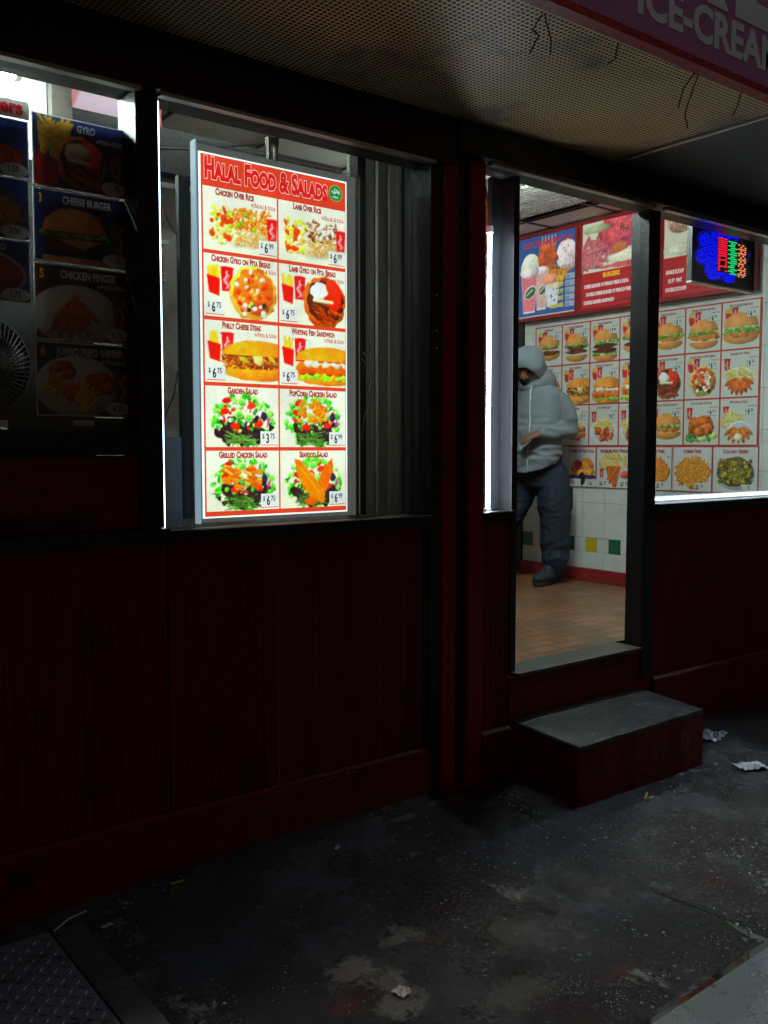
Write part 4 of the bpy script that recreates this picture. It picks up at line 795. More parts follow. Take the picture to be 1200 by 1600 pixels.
for (y0, y1, la, head, lines, kind) in ((1.748, 1.045, 'red burger lightbox with a washed out close-up of a burger and fries', 'BURGERS', ('CHEESE BURGER W/ FRENCH FRIES & SODA', 'DOUBLE CHEESE BURGER W/ FRENCH FRIES & SODA', 'DOUBLE BURGER SANDWICH'), 'b'), (1.041, .34, 'red ice cream lightbox with pale scoops partly behind the LED sign', 'ICE CREAM', ('SINGLE SCOOP', '1/2 PT  PINT', 'DOUBLE SCOOPS', 'BUCKET'), 'i')):
    t, a, b_, c, d = lightbox(la, y0, y1, 2.44, 3.105); pw, ph = a-b_, d-c; p = Pic(pw, ph, 190, (170, 14, 20)); A = p.a
    p.im *= (1-.12*((p.Y*30).astype(int) % 5 == 0))[..., None]
    p.rect(.01, .42, A-.01, 1, (214, 222, 196))
    if kind == 'b':
        fries(p, A*.18, .62, .22, .17, 46, (206, 110, 112), .022); p.blob(A*.62, .86, .40, .22, (196, 70, 84), tex=.3, n=.05); [p.blob(A*R_(.4, .95), R_(.78, 1), .008, .006, (232, 196, 170)) for i in range(50)]
        p.blob(A*.6, .70, .36, .06, (160, 60, 90), .1, n=.3, tex=.3); p.blob(A*.52, .65, .13, .07, (196, 110, 60), .2); p.blob(A*.7, .55, .33, .08, (216, 226, 196), n=.2); p.blob(A*.6, .46, .3, .03, (206, 90, 86), n=.3); p.blob(A*.2, .92, .18, .05, (170, 186, 140), n=.3)
    else:
        p.blob(A*.22, .84, .2, .17, (196, 160, 130), tex=.3, n=.1); p.blob(A*.6, .78, .18, .17, (212, 226, 190), tex=.1); p.blob(A*.45, .66, .12, .05, (186, 100, 60), -.4); p.blob(A*.5, .55, .08, .05, (170, 40, 50)); p.blob(A*.5, .55, .045, .02, (220, 190, 190)); p.blob(A*.85, .7, .14, .2, (226, 170, 170), tex=.15); p.blob(A*.2, .5, .2, .06, (206, 216, 186), n=.2)
    p.rect(0, 0, A, .42, (176, 12, 20)); [p.rect(0, q, A, q+.012, (120, 8, 14)) for q in (.05, .16, .27)]
    po = p.build('menu_picture', M['printbox'], t, side(5.389, a, c)); lt = Letters()
    lt.text(head, pw*.42, ph*.345, .045, (250, 190, 20), sx=.8, align='CENTER', bold=.05)
    for i, s_ in enumerate(lines): lt.text(s_, pw*(.04+.03*(i % 2)), ph*(.245-.095*i), .034, (236, 226, 220), sx=.6, bold=.05, maxw=pw*.94)
    lt.build('lettering', M['printbox'], po, side(5.3885, a, c))

# ================================================================== LED sign in the right window
ls = thing('led_sign', 'black LED sign with blue starburst around red, green and orange letters in the right window', 'sign', (4.82, .2, 2.37))
lx0, lx1, lz0, lz1 = 4.505, 5.125, 2.372, 2.722
part('board', MB().box(lx0, lx1, .195, .215, lz0, lz1), mat('black_led_board', (.008, .009, .02), .35), ls)
for q in ((lx0-.004, lx1+.004, lz0-.010, lz0-.001), (lx0-.004, lx1+.004, lz1+.001, lz1+.008)): part('frame_rail', MB().box(q[0], q[1], .188, .22, q[2], q[3]), M['alu'], ls)
for q in ((lx0-.004, lx0-.0005), (lx1+.0005, lx1+.004)): part('frame_rail', MB().box(q[0], q[1], .188, .22, lz0, lz1), M['black'], ls)
for x in (4.62, 5.0): part('hanging_cord', MB().tube([(x, .2, lz1+.008), (x+.01, .17, 2.84), (x, .2, 3.10)], .003, 6), M['cable'], ls)
dots = {'b': MB(), 'r': MB(), 'g': MB(), 'o': MB(), 'w': MB()}
def dot(k, x, z, r=.0042):
    X_ = lx0+x*(lx1-lx0); Z_ = lz0+z*(lz1-lz0); m = dots[k]; n_ = 6
    m.add([(X_+r*math.cos(6.283*q/n_), .1945, Z_+r*math.sin(6.283*q/n_)) for q in range(n_)]+[(X_, .1945-r*.9, Z_)], [(q, (q+1) % n_, n_) for q in range(n_)])
def star(x, z):
    u, v = (x-.5)/.42, (z-.50)/.44; th = math.atan2(v, u); r = math.hypot(u, v); return r < .80+.24*abs(math.sin(th*4+.5))
letx = [(.42, .57, 'r'), (.585, .73, 'g'), (.745, .88, 'o')]
for i in range(46):
    for j in range(25):
        x, z = .05+i*.0205, .06+j*.036; x += R_(-.005, .005); z += R_(-.008, .008)
        inl = .40 < x < .90 and .22 < z < .78
        if star(x, z) and not inl and (x < .42 or abs(math.hypot((x-.5)/.42, (z-.5)/.44)-.82) < .2): dot('b', x, z, .0048)
for k in range(80):
    th = 6.283*k/80; r = .86+.2*abs(math.sin(th*4+.5)); x, z = .5+.43*r*math.cos(th), .5+.45*r*math.sin(th)
    if .03 < x < .97 and .05 < z < .95: dot('b' if x < .6 else 'w', x, z, .0032)
pat = {'r': ['1111', '1001', '1001', '1111', '1000', '1001', '1111', '1101', '1001', '1001'], 'g': ['1111', '0110', '1110', '0111', '1110', '0111', '1111', '0110', '1111', '0111'], 'o': ['1010', '0101', '1111', '0101', '1111', '1010', '0101', '1111', '0101', '1110']}
for x0, x1, k in letx:
    rows = 16
    for r in range(rows):
        pr = pat[k][r % 10]
        for c_ in range(8):
            if pr[c_//2] == '1' or (k == 'r' and r < 9): dot(k, x0+(x1-x0)*c_/8+.004*(r % 2), .76-r*.034-(x0-.42)*.12, .0050)
for k, c_, st in (('b', (.0, .004, 1.), 1.8), ('r', (1., .01, .04), 1.3), ('g', (.01, .75, .2), 1.2), ('o', (1., .26, .10), 1.2), ('w', (.3, .4, .5), .25)):
    o = part('led_dots', dots[k], emat('led_dot_'+{'b': 'blue', 'r': 'red', 'g': 'green', 'o': 'orange', 'w': 'unlit'}[k], c_, st), ls); o['kind'] = 'stuff'

# ================================================================== dark posters in the left window
def poster(label, x0, x1, z0, z1, bg, draw, title, sub_, price, num=None, tc_=(206, 210, 214)):
    t = thing('food_poster', label, 'poster', (x0, .06, z0), group='food posters in the left window'); t_ = MB().box(x0, x1, .0585, .061, z0, z1); part('sheet', t_, M['white'], t)
    pw, ph = x1-x0-.008, z1-z0-.008; p = Pic(pw, ph, 280, bg); draw(p); po = p.build('food_picture', M['printgloss'], t, front(x0+.004, .058, z0+.004)); lt = Letters()
    if title: lt.text(title, pw*.56, ph*.84, ph*.15, tc_, align='CENTER', sx=.66, bold=.04, outline=(10, 20, 60), ow=.03, maxw=pw*.85)
    if sub_: lt.text(sub_, pw*.96, ph*.74, ph*.085, tc_, align='RIGHT', sx=.66, bold=.03)
    if num: lt.text(num, .012, ph*.82, ph*.17, (216, 160, 30), bold=.05, sx=.7)
    if price: lt.ell(pw*.86, ph*.10, .042, .021, (196, 200, 206)); lt.text(price, pw*.86, ph*.07, .026, (60, 62, 80), align='CENTER', sx=.8)
    lt.build('lettering', M['printgloss'], po, front(x0+.004, .0577, z0+.004))
def cupred(p): p.poly([(p.a*.82, .62), (p.a*.84, .1), (p.a*.99, .1), (p.a, .62)], (110, 16, 24), .3); [p.strand(p.a*.93, .2+.1*k, p.a*(.89+.05*(k % 2)), .3+.1*k, .014, (200, 190, 190)) for k in range(4)]
def d_gyro(p): [p.strand(p.a*R_(.05, .4), R_(.4, .7), p.a*R_(.05, .42), R_(.75, 1.), .022, jit((216, 170, 50))) for i in range(50)]; p.poly([(0, .5), (p.a*.3, .35), (p.a*.25, 0), (0, 0)], (140, 20, 20), .3); cupred(p); gyro(p, p.a*.5, .4, .38, 'lamb'); p.blob(p.a*.5, .56, .17, .11, (220, 214, 200), n=.3)
def d_cb(p): burger(p, p.a*.42, .3, .95, 'lpcpc'); p.poly([(p.a*.25, .32), (p.a*.5, .2), (p.a*.72, .35)], (220, 176, 40), .2); cupred(p)
def d_cf(p): p.blob(p.a*.42, .34, p.a*.48, .42, (200, 204, 210), n=0, tex=.03); tenders(p, p.a*.42, .5, .4, (196, 106, 30), 6, .24); tenders(p, p.a*.35, .38, .5, (186, 96, 26), 5, .22); cupred(p)
def d_sh(p): p.blob(p.a*.42, .4, p.a*.45, .44, (190, 196, 210), n=0, tex=.03); chicken(p, p.a*.26, .62, .2, (180, 84, 24)); chicken(p, p.a*.36, .34, .2, (186, 86, 24)); chicken(p, p.a*.66, .45, .24, (180, 82, 22)); fries(p, p.a*.16, .4, .1, .14, 14, (206, 176, 70), .03); fries(p, p.a*.52, .26, .12, .16, 20, (220, 180, 80), .03, 1.2); cupred(p)
poster('gyro poster with golden fries, topmost of the dark posters beside the post', .915, 1.214, 2.250, 2.468, (14, 30, 80), d_gyro, 'GYRO', 'w/FRIES & SODA', '5.75')
poster('cheese burger poster second from the top beside the post', .913, 1.214, 2.024, 2.244, (14, 30, 84), d_cb, 'CHEESE BURGER', None, '5.25', '3')
poster('chicken finger poster with a dark red ground above the shrimp poster', .911, 1.214, 1.786, 2.018, (70, 14, 20), d_cf, 'CHICKEN FINGER', 'w/FRIES & SODA', '5.75', '5')
poster('jumbo fried shrimp poster lowest beside the post with 6.25 written by hand', .909, 1.214, 1.550, 1.780, (20, 36, 100), d_sh, 'JUMBO FRIED SHRIMP', 'w/FRIES & SODA', '6.25', '6')
def d_roll(p): [p.blob(p.a*x, y, .3, .24, (186, 60, 26), r, tex=.3) for x, y, r in ((.5, .5, .3), (.8, .3, -.2), (.3, .2, .4))]
def d_fr(p): p.blob(p.a*.5, .42, p.a*.45, .36, (196, 110, 36), n=.2, tex=.3); fries(p, p.a*.5, .5, p.a*.35, .22, 60, (206, 140, 40), .03); p.blob(p.a*.55, .22, .3, .08, (160, 30, 24), n=.3)
def d_po(p): p.blob(p.a*.5, .42, p.a*.47, .42, (190, 196, 210), n=0, tex=.03); p.blob(p.a*.5, .42, p.a*.43, .37, (160, 28, 22), n=.03, tex=.15); p.blob(p.a*.62, .42, .05, .05, (220, 190, 180))
poster('pizza roll poster marked 1.50 at the left edge under red lettering', .60, .905, 2.262, 2.432, (20, 44, 110), d_roll, 'PIZZA ROLL', None, '1.50')
poster('fries poster marked 3.00 between the pizza roll and red sauce posters', .60, .903, 2.078, 2.258, (20, 44, 110), d_fr, 'CHEESE FRIES', None, '3.00')
poster('red sauce bowl poster marked 1.75 directly above the fan', .60, .901, 1.890, 2.074, (18, 40, 104), d_po, 'MASH POTATO', None, '1.75')
hdp = thing('header_strip', 'white paper strip with the red letters ers above the pizza roll poster', 'sign', (.6, .06, 2.436)); part('sheet', MB().box(.60, .909, .0585, .061, 2.436, 2.490), M['white'], hdp)
lt = Letters(); lt.text('Burgers', .290, .012, .058, (190, 30, 40), align='RIGHT', bold=.04, sx=.9); lt.build('lettering', M['printgloss'], hdp, front(.60, .0582, 2.436))
bl = thing('blue_notice', 'narrow blue strip with a white bar under the shrimp poster', 'notice', (.91, .06, 1.504)); part('sheet', MB().box(.911, 1.214, .0585, .061, 1.504, 1.546), mat('blue_green_paper', (.03, .09, .12), .4, var=.6, vscale=12), bl); part('white_bar', MB().box(1.02, 1.09, .0570, .0583, 1.520, 1.538), M['white'], bl)

# fan behind the left window
fn = thing('fan', 'round black desk fan behind the glass at the left edge under the sauce poster', 'fan', (.76, .16, 1.50)); fc = (.770, .15, 1.705)
ring = lambda r, y, w_: MB().tube([(fc[0]+r*math.cos(t), y, fc[2]+r*math.sin(t)) for t in [6.2832*k/40 for k in range(41)]], w_, 6, cap=False)
part('guard_ring', ring(.150, .15, .004), M['rust'], fn, smooth=True)
gw = MB()
for k in range(56):
    t = 6.2832*k/56; c_, s_ = math.cos(t), math.sin(t); gw.tube([(fc[0]+.03*c_, .105, fc[2]+.03*s_), (fc[0]+.09*math.cos(t+.2), .10, fc[2]+.09*math.sin(t+.2)), (fc[0]+.150*math.cos(t+.35), .148, fc[2]+.150*math.sin(t+.35))], .0016, 4)
for r in (.05, .075, .1, .125): gw.tube([(fc[0]+r*math.cos(t), .104, fc[2]+r*math.sin(t)) for t in [6.2832*k/32 for k in range(33)]], .0016, 4, cap=False)
part('guard_wires', gw, M['aludark'], fn); part('hub', MB().lathe([(0, .095), (.03, .097), (.034, .11), (.03, .20), (0, .22)], (fc[0], 0, fc[2]), 20, 'y'), M['black'], fn, smooth=True)
for k in range(4):
    t = 6.2832*k/4+.3; bl_ = MB(); pts = []
    for (r, a) in ((.03, -.3), (.08, -.5), (.13, -.4), (.138, 0), (.125, .35), (.07, .3), (.03, .25)): pts.append((fc[0]+r*math.cos(t+a), .15+a*.04, fc[2]+r*math.sin(t+a)))
    part('blade', bl_.add(pts, [tuple(range(7))]), M['cable'], fn)
part('stand', MB().tube([(fc[0], .18, 1.60), (fc[0], .2, 1.53), (fc[0], .19, 1.51)], .014, 10), M['black'], fn); part('base', MB().lathe([(0, 1.502), (.09, 1.502), (.085, 1.515), (.02, 1.525), (0, 1.525)], (fc[0], .19, 0), 28), M['black'], fn, smooth=True)
part('dark_back_disc', MB().lathe([(0, .235), (.10, .23), (.150, .20), (.153, .16)], (fc[0], 0, fc[2]), 32, 'y'), M['black'], fn, smooth=True)  # dark disc added so the view through the fan stays dark
part('label_sticker', MB().box(.78, .83, .088, .092, 1.515, 1.535), M['white'], fn)

kc = thing('dark_filler', 'dark cabinet box added to darken the space behind the fan under the sauce poster', 'filler', (.7, .35, 1.19)); part('body', MB().box(.0, 1.19, .32, .60, .45, 2.40), M['black'], kc); part('door', MB().box(.4, .95, .305, .318, .6, 2.3), M['black'], kc)  # black box added as dark backing in place of shade
# ================================================================== kitchen behind the windows
kt = thing('kitchen_partition', 'brown grey partition wall with a dark beam seen behind the bright menu sign', 'partition', (1.9, .9, .45))
part('panel', MB().box(.4, 3.0, .95, 1.0, .45, 2.72), M['wallgray'], kt); part('cross_beam', MB().box(.4, 2.6, .82, .90, 2.60, 2.78), M['black'], kt)
part('shelf_rail', MB().box(1.30, 1.72, .30, .33, 2.392, 2.402), M['white'], kt); part('upright', MB().box(1.435, 1.475, .145, .17, 1.20, 2.39), M['black'], kt)
part('lower_board', MB().box(1.315, 1.45, .148, .158, 1.18, 1.49), M['bluewhite'], kt); part('side_shelf', MB().box(1.2, 1.56, .5, .8, 2.23, 2.245), M['white'], kt); part('vent_grille', MB().box(1.36, 1.50, .4, .42, 2.07, 2.08).box(1.36, 1.50, .4, .42, 2.085, 2.09).box(1.36, 1.50, .4, .42, 2.095, 2.10), M['alu'], kt)
for pts, la in (([(1.37, .16, 2.33), (1.39, .16, 2.25), (1.42, .16, 2.2), (1.45, .17, 2.18)], 'thin black cable curving beside the left edge of the bright menu sign'), ([(1.43, .16, 1.72), (1.41, .15, 1.64), (1.37, .15, 1.55), (1.34, .15, 1.52)], 'black cable looping low above the pale board left of the menu sign'), ([(1.30, .2, 2.47), (1.5, .2, 2.50), (1.75, .18, 2.56), (1.79, .14, 2.56)], 'cable running along the top to the bracket of the menu sign')):
    tag(MB().tube(pts, .003, 6).build('cable', M['cable']), la, 'cable', 'cables behind the middle window')
sp_ = thing('steel_panel', 'tall scratched stainless panels standing between the menu sign and the LED strip', 'panel', (2.38, .2, .45))
part('dark_edge', MB().box(2.195, 2.235, .14, .19, 1.18, 2.70), M['black'], sp_); part('strip', MB().box(2.300, 2.352, .24, .26, 1.0, 2.9), M['steel'], sp_); part('strip', MB().box(2.353, 2.40, .215, .235, 1.0, 2.9), M['steel2'], sp_); part('strip', MB().box(2.401, 2.47, .20, .22, 1.0, 2.9), M['steel2'], sp_); part('strip', MB().box(2.471, 2.505, .185, .205, 1.0, 2.9), M['aludark'], sp_); part('strip', MB().box(2.506, 2.532, .12, .14, 1.0, 2.9), M['steel2'], sp_)
part('back_panel', MB().box(2.25, 2.62, .27, .29, 1.0, 2.9), M['steel2'], sp_)
pk = thing('pink_lit_panel', 'glowing pink and white panel seen over the top of the dark posters', 'panel', (1.3, .9, 2.6)); pp_ = Pic(.42, .34, 120, (206, 176, 196)); pp_.poly([(0, 1), (.35, 1), (.0, .2)], (200, 90, 110), .1); pp_.im[:, :, 1] *= (1-.25*np.clip(.6-pp_.Y, 0, 1)); pp_.build('lit_face', printmat('pink_backlit', .8), pk, front(1.28, .899, 2.60)); part('casing', MB().box(1.27, 1.72, .9, .93, 2.59, 2.96), M['redbox'], pk)
wp = thing('white_duct', 'bright white duct under the ceiling lamp at the top left window', 'duct', (.8, .8, 2.5)); part('duct_side', MB().box(.0, 1.16, .66, .80, 2.44, 3.0), M['white'], wp); part('duct_end', MB().box(1.165, 1.24, .62, .80, 2.44, 2.9), M['wallgray'], wp)
cl = thing('counter_wall', 'pale blue wall section with a shelf behind the vertical tube lamp', 'wall', (3.4, .7, .45)); part('panel', MB().box(3.0, 3.52, .70, .74, .45, 2.25), M['bluewhite'], cl); part('shelf', MB().box(3.25, 3.50, .60, .699, 1.78, 1.80), M['white'], cl); part('card', MB().box(3.35, 3.44, .66, .67, 2.30, 2.44), M['white'], cl); part('orange_strip', MB().box(3.33, 3.42, .66, .68, 2.45, 2.70), mat('orange_board', (.45, .17, .04), .5), cl)
fw = MB()
for k in range(14):
    a, b2 = R_(0, 6.28), R_(-.6, 1.2); d_ = Vector((math.cos(a)*math.cos(b2), math.sin(a)*math.cos(b2), math.sin(b2))); q = Vector((3.42, .64, 2.735)); s_ = d_.cross(Vector((0, 0, 1))).normalized()*.012; fw.add([q, q+d_*.025+s_, q+d_*.045, q+d_*.025-s_], [(0,1,2,3)])
ff = thing('red_flower', 'small red artificial flower on top of the orange board behind the narrow window', 'flower', (3.42, .64, 2.70)); part('petals', fw, mat('red_petals', (.5, .03, .04), .5), ff); part('stem', MB().tube([(3.42, .64, 2.70), (3.425, .64, 2.73)], .003, 6), mat('green_stem', (.03, .1, .02), .5), ff)
# louvred ceiling light panel, unlit
lp = thing('ceiling_louvre', 'unlit louvred light panel in the shop ceiling above the menu lightboxes', 'light', (4.7, 1.3, 3.1)); part('frame', MB().box(4.34, 4.96, .77, .79, 3.09, 3.118).box(4.34, 4.96, 1.94, 1.96, 3.09, 3.118), M['white'], lp); lv = MB()
for i in range(34): lv.box(4.36, 4.94, .80+i*.034, .806+i*.034, 3.093, 3.109)
for i in range(9): lv.box(4.38+i*.068, 4.383+i*.068, .80, 1.94, 3.095, 3.107)
part('louvres', lv, M['ceiling'], lp)

sl = thing('street_lamp', 'tall street lamp whose arm reaches over the pavement in front of the shop', 'street lamp', (2.5, -3.6, 0))
part('pole', MB().tube([(2.5, -3.6, 0), (2.5, -3.6, 4), (2.5, -3.55, 7.6)], [.09, .07, .05], 14), M['aludark'], sl); part('arm', MB().tube([(2.5, -3.55, 7.55), (2.5, -2.8, 8.1), (2.5, -1.5, 8.2)], .03, 10), M['aludark'], sl)
part('lamp_head', MB().box(2.38, 2.62, -1.65, -1.05, 8.16, 8.26), M['aludark'], sl, bevel=.02); part('lens', MB().box(2.41, 2.59, -1.6, -1.1, 8.145, 8.158), emat('street_lamp_lens', (1, .78, .55), 8), sl)
ld = bpy.data.lights.new('street_lamp_light', 'SPOT'); ld.energy = 640; ld.color = (1., .86, .70); ld.spot_size = math.radians(120); ld.spot_blend = .5; ld.shadow_soft_size = .22
lo = bpy.data.objects.new('street_lamp_light', ld); COL.objects.link(lo); lo.location = (2.5, -1.35, 8.13)
wl_ = thing('added_wall_lamp', 'unseen cool white lamp added right of the right window for glints on the pavement', 'lamp', (6.4, -.1, 2.0))  # lamp added beyond the right edge to put glints on wet ground
part('bracket', MB().box(6.35, 6.45, -.38, -.02, 2.0, 2.04), M['black'], wl_); part('lamp_head', MB().box(6.28, 6.52, -.64, -.36, 1.975, 2.05), M['black'], wl_, bevel=.01); part('lens', MB().box(6.30, 6.50, -.62, -.38, 1.966, 1.972), emat('cool_lens', (.7, .85, 1), 6), wl_)
l2 = bpy.data.lights.new('added_wall_lamp_light', 'SPOT'); l2.energy = 270; l2.color = (.62, .80, 1.); l2.spot_size = math.radians(66); l2.spot_blend = .8; l2.shadow_soft_size = .08
l2o = bpy.data.objects.new('added_wall_lamp_light', l2); COL.objects.link(l2o); l2o.location = (6.4, -.50, 1.95); l2o.rotation_euler = (Vector((2.9, -1.9, 0))-Vector((6.4, -.50, 1.95))).to_track_quat('-Z', 'Y').to_euler()
# ================================================================== step, hatch, litter
st = thing('step', 'worn concrete step with dark red painted sides below the open doorway', 'step', (3.3, -.25, 0))
sp4 = [(2.835, -.48), (3.715, -.462), (3.80, -.045), (2.895, -.045)]
def stepmesh(z0, z1, grow=0.):
    bm = bmesh.new(); c0 = Vector((sum(p[0] for p in sp4)/4, sum(p[1] for p in sp4)/4)); n_ = 26; v0, v1 = [], []
    pts = []
    for i in range(4):
        a, b2 = Vector(sp4[i]), Vector(sp4[(i+1) % 4])
        for k in range(n_): q = a.lerp(b2, k/n_); q = q+(q-c0).normalized()*grow; w_ = .004*mnoise.noise(Vector((q.x*9, q.y*9, z1*3))); pts.append((q.x+w_, q.y+w_))
    return pts
ps = stepmesh(0, .25); m_ = MB(); m_.prism(ps, -.05, .238); part('painted_sides', m_, M['ledge'], st)
N_ = len(ps); cm = MB(); cx, cy = 3.31, -.26; rings = []
for k, (s_, z) in enumerate(((1.004, .2385), (1.004, .249), (.992, .256), (.8, .257), (.5, .256), (.2, .254))):
    for (x, y) in ps:
        xx, yy2 = cx+(x-cx)*s_, cy+(y-cy)*s_; chip = (.010*max(0, mnoise.noise(Vector((xx*7, yy2*7, 2)))-.1) if k in (1, 2) else 0); cm.v.append((xx, yy2, z+.0035*mnoise.noise(Vector((xx*6, yy2*6, 9)))-chip))
for k in range(5):
    for i in range(N_): cm.f.append((k*N_+i, k*N_+(i+1) % N_, (k+1)*N_+(i+1) % N_, (k+1)*N_+i))
cm.f.append(tuple(5*N_+i for i in range(N_))); part('concrete_top', cm, M['concrete'], st)
ht = thing('cellar_hatch', 'diamond plate metal cellar hatch set in the pavement at the bottom left', 'hatch', (.5, -.7, 0))
plm = mat('worn_diamond_plate', (.24, .24, .27), .38, metal=.25, var=.4, vscale=8, dirt=(.06, .055, .05), dscale=5, damt=.46)
part('plate', MB().box(-.6, .826, -1.6, -.19, .022, .034), plm, ht); tr = MB()
for i in range(26):
    for j in range(46):
        x, y = .82-.030*(i+.5), -.215-.030*(j+.5)
        a = math.pi/4*(1 if (i+j) % 2 else -1); ca, sa = math.cos(a), math.sin(a); l_, w_ = .012, .0035
        tr.add([(x+ca*l_, y+sa*l_, .0342), (x-sa*w_, y+ca*w_, .0342), (x-ca*l_, y-sa*l_, .0342), (x+sa*w_, y-ca*w_, .0342), (x+ca*l_*.4, y+sa*l_*.4, .0368), (x-ca*l_*.4, y-sa*l_*.4, .0368)], [(0,1,4),(1,5,4),(1,2,5),(2,3,5),(3,4,5),(3,0,4)])
o = part('raised_treads', tr, plm, ht); o['kind'] = 'stuff'
part('frame_bar', MB().box(.834, .925, -1.6, -.19, .0, .031), mat('hatch_frame_metal', (.12, .12, .125), .45, metal=.4, var=.4, vscale=9, bump=.3, dirt=(.05, .04, .03), dscale=7, damt=.42), ht, bevel=.003)
def crumple(cx, cy, rx, ry, h, rot, seed, m, n_=9):
    mb = MB(); random.seed(seed)
    for j in range(n_):
        for i in range(n_):
            u, v = -1+2*i/(n_-1), -1+2*j/(n_-1); q = 1-.25*abs(mnoise.noise(Vector((u*2+seed, v*2, 0)))); x, y = u*rx*q, v*ry*q
            zz = .004+h*abs(mnoise.noise(Vector((u*1.7+seed*3, v*1.7, 1))))*2; X_, Y_ = cx+x*math.cos(rot)-y*math.sin(rot), cy+x*math.sin(rot)+y*math.cos(rot); mb.v.append((X_, Y_, ground_z(X_, Y_)+zz))
    for j in range(n_-1):
        for i in range(n_-1): mb.f.append((j*n_+i, j*n_+i+1, (j+1)*n_+i+1, (j+1)*n_+i))
    return mb
pap = mat('wet_paper', (.42, .42, .44), .5, var=.15)
for a, la in (((4.10, -.26, .085, .06, .018, .3, 1), 'crumpled white napkin on the pavement just right of the step'), ((3.86, -.62, .07, .05, .014, -.4, 2), 'flattened white paper at the right edge of the picture in front of the step'), ((1.49, -1.02, .020, .022, .012, .2, 3), 'small cream paper scrap at the bottom middle of the pavement'), ((1.816, -.25, .016, .008, .004, .5, 4), 'tiny white scrap near the wall below the bright sign'), ((.995, -.22, .018, .008, .004, .2, 5), 'tiny pale scrap beside the cellar hatch'), ((3.76, -.50, .012, .008, .004, .2, 6), 'tiny white scrap at the near right corner of the step')):
    tag(crumple(*a[:6], a[6], pap).build('paper_scrap', pap), la, 'litter', 'paper scraps on the pavement')
random.seed(5); fm = mat('trodden_french_fry', (.42, .30, .06), .5)
def fry(pts, la):
    pts = [Vector((x, y, ground_z(x, y)+.006)) for x, y in pts]; tag(MB().tube(pts, [.0045]*len(pts), 6).build('dropped_fry', fm), la, 'litter', 'dropped fries')
fry([(3.19, -.545), (3.165, -.560), (3.115, -.588), (3.135, -.598), (3.165, -.592)], 'bent yellow french fry on the pavement in front of the step'); fry([(1.245, -.12), (1.29, -.125)], 'short yellow fry by the wall below the left end of the red panel')
tag(MB().tube([(.84, -.20, .037), (.90, -.155, .036), (.96, -.13, .03)], .0025, 6).build('thin_stick', pap), 'thin pale stick lying against the wall at the corner of the cellar hatch', 'stick')

# ================================================================== the person
def blend(tubes, voxel, name, m, parent, smooth_it=3, disp=None):
    mb = MB()
    for t in tubes:
        if t[0] == 'ball': mb.ball(*t[1:])
        elif t[0] == 'rings':
            rs = t[1]; n_ = 24; o = len(mb.v)
            for (c, rx, ry, tilt) in rs:
                for k in range(n_):
                    a = 2*math.pi*k/n_; x, y = rx*math.cos(a), ry*math.sin(a); mb.v.append((c[0]+x, c[1]+y, c[2]+tilt*x))
            for i in range(len(rs)-1):
                for k in range(n_): mb.f.append((o+i*n_+k, o+i*n_+(k+1) % n_, o+(i+1)*n_+(k+1) % n_, o+(i+1)*n_+k))
            mb.f.append(tuple(o+k for k in range(n_))[::-1]); mb.f.append(tuple(o+(len(rs)-1)*n_+k for k in range(n_)))
        else:
            pts, r = t[1], t[2]; P = [Vector(p) for p in pts]; fp, fr = [], []
            for i in range(len(P)-1):
                for s_ in (0, .25, .5, .75): fp.append(P[i].lerp(P[i+1], s_)); fr.append(r[i]+(r[i+1]-r[i])*s_)
            fp.append(P[-1]); fr.append(r[-1])
            for _ in range(2): fp = [fp[0]]+[(fp[i-1]+fp[i]*2+fp[i+1])/4 for i in range(1, len(fp)-1)]+[fp[-1]]
            mb.tube(fp, fr, 16); mb.ball(tuple(fp[0]), fr[0], 16, 10); mb.ball(tuple(fp[-1]), fr[-1]*.98, 16, 10)
    o = mb.build('tmp', None); md = o.modifiers.new('r', 'REMESH'); md.mode = 'VOXEL'; md.voxel_size = voxel
    sm = o.modifiers.new('s', 'SMOOTH'); sm.iterations = smooth_it; sm.factor = .5
    dg = bpy.context.evaluated_depsgraph_get(); me = bpy.data.meshes.new_from_object(o.evaluated_get(dg)); bpy.data.objects.remove(o)
    if disp:
        for v, nrm in [(v, v.normal.copy()) for v in me.vertices]: v.co += nrm*disp(v.co)
    me.name = name; me.materials.clear(); me.materials.append(m); me.polygons.foreach_set('use_smooth', [True]*len(me.polygons))
    o = bpy.data.objects.new(name, me); COL.objects.link(o); return attach(o, parent)
ridge = lambda v: 1-abs(v)*2.2
def folds(co):
    p = Vector((co.x*3+co.z*2, co.y*3, co.z*9)); a = mnoise.noise(p+Vector((3, 1, 0))); b = mnoise.noise(Vector((co.x*9, co.y*9, co.z*22)))
    k = math.exp(-((co.z-1.56)/.10)**2)+.8*math.exp(-((co.z-1.40)/.07)**2)+.35
    return (.011*ridge(a)+.008*ridge(b))*k-.006
def jeanfolds(co):
    a = mnoise.noise(Vector((co.x*5, co.y*5, co.z*11+2))); b = mnoise.noise(Vector((co.x*12, co.y*12, co.z*26)))
    k = .5+1.1*math.exp(-((co.z-.68)/.10)**2)+.7*math.exp(-((co.z-1.0)/.1)**2); return (.007*ridge(a)+.006*ridge(b))*k-.006
pe = thing('person', 'man in grey hooded zip top, dark trousers and boots looking down beside the tiled wall', 'person', (5.12, 1.87, .45))
skin = mat('brown_skin', (.17, .09, .055), .5, var=.1, vscale=20)
skin_ = skin; hood_m = mat('grey_jersey', (.165, .20, .225), .85, var=.12, vscale=14, bump=.25, bscale=220); jean = mat('dark_navy_trousers', (.005, .012, .030), .8, var=.25, vscale=10, bump=.2, bscale=200); boot_m = mat('dark_blue_boot', (.012, .018, .028), .5, var=.2); sole_m = mat('boot_sole', (.016, .016, .018), .6); beard_m = mat('black_beard', (.012, .01, .009), .8, bump=.3, bscale=200)
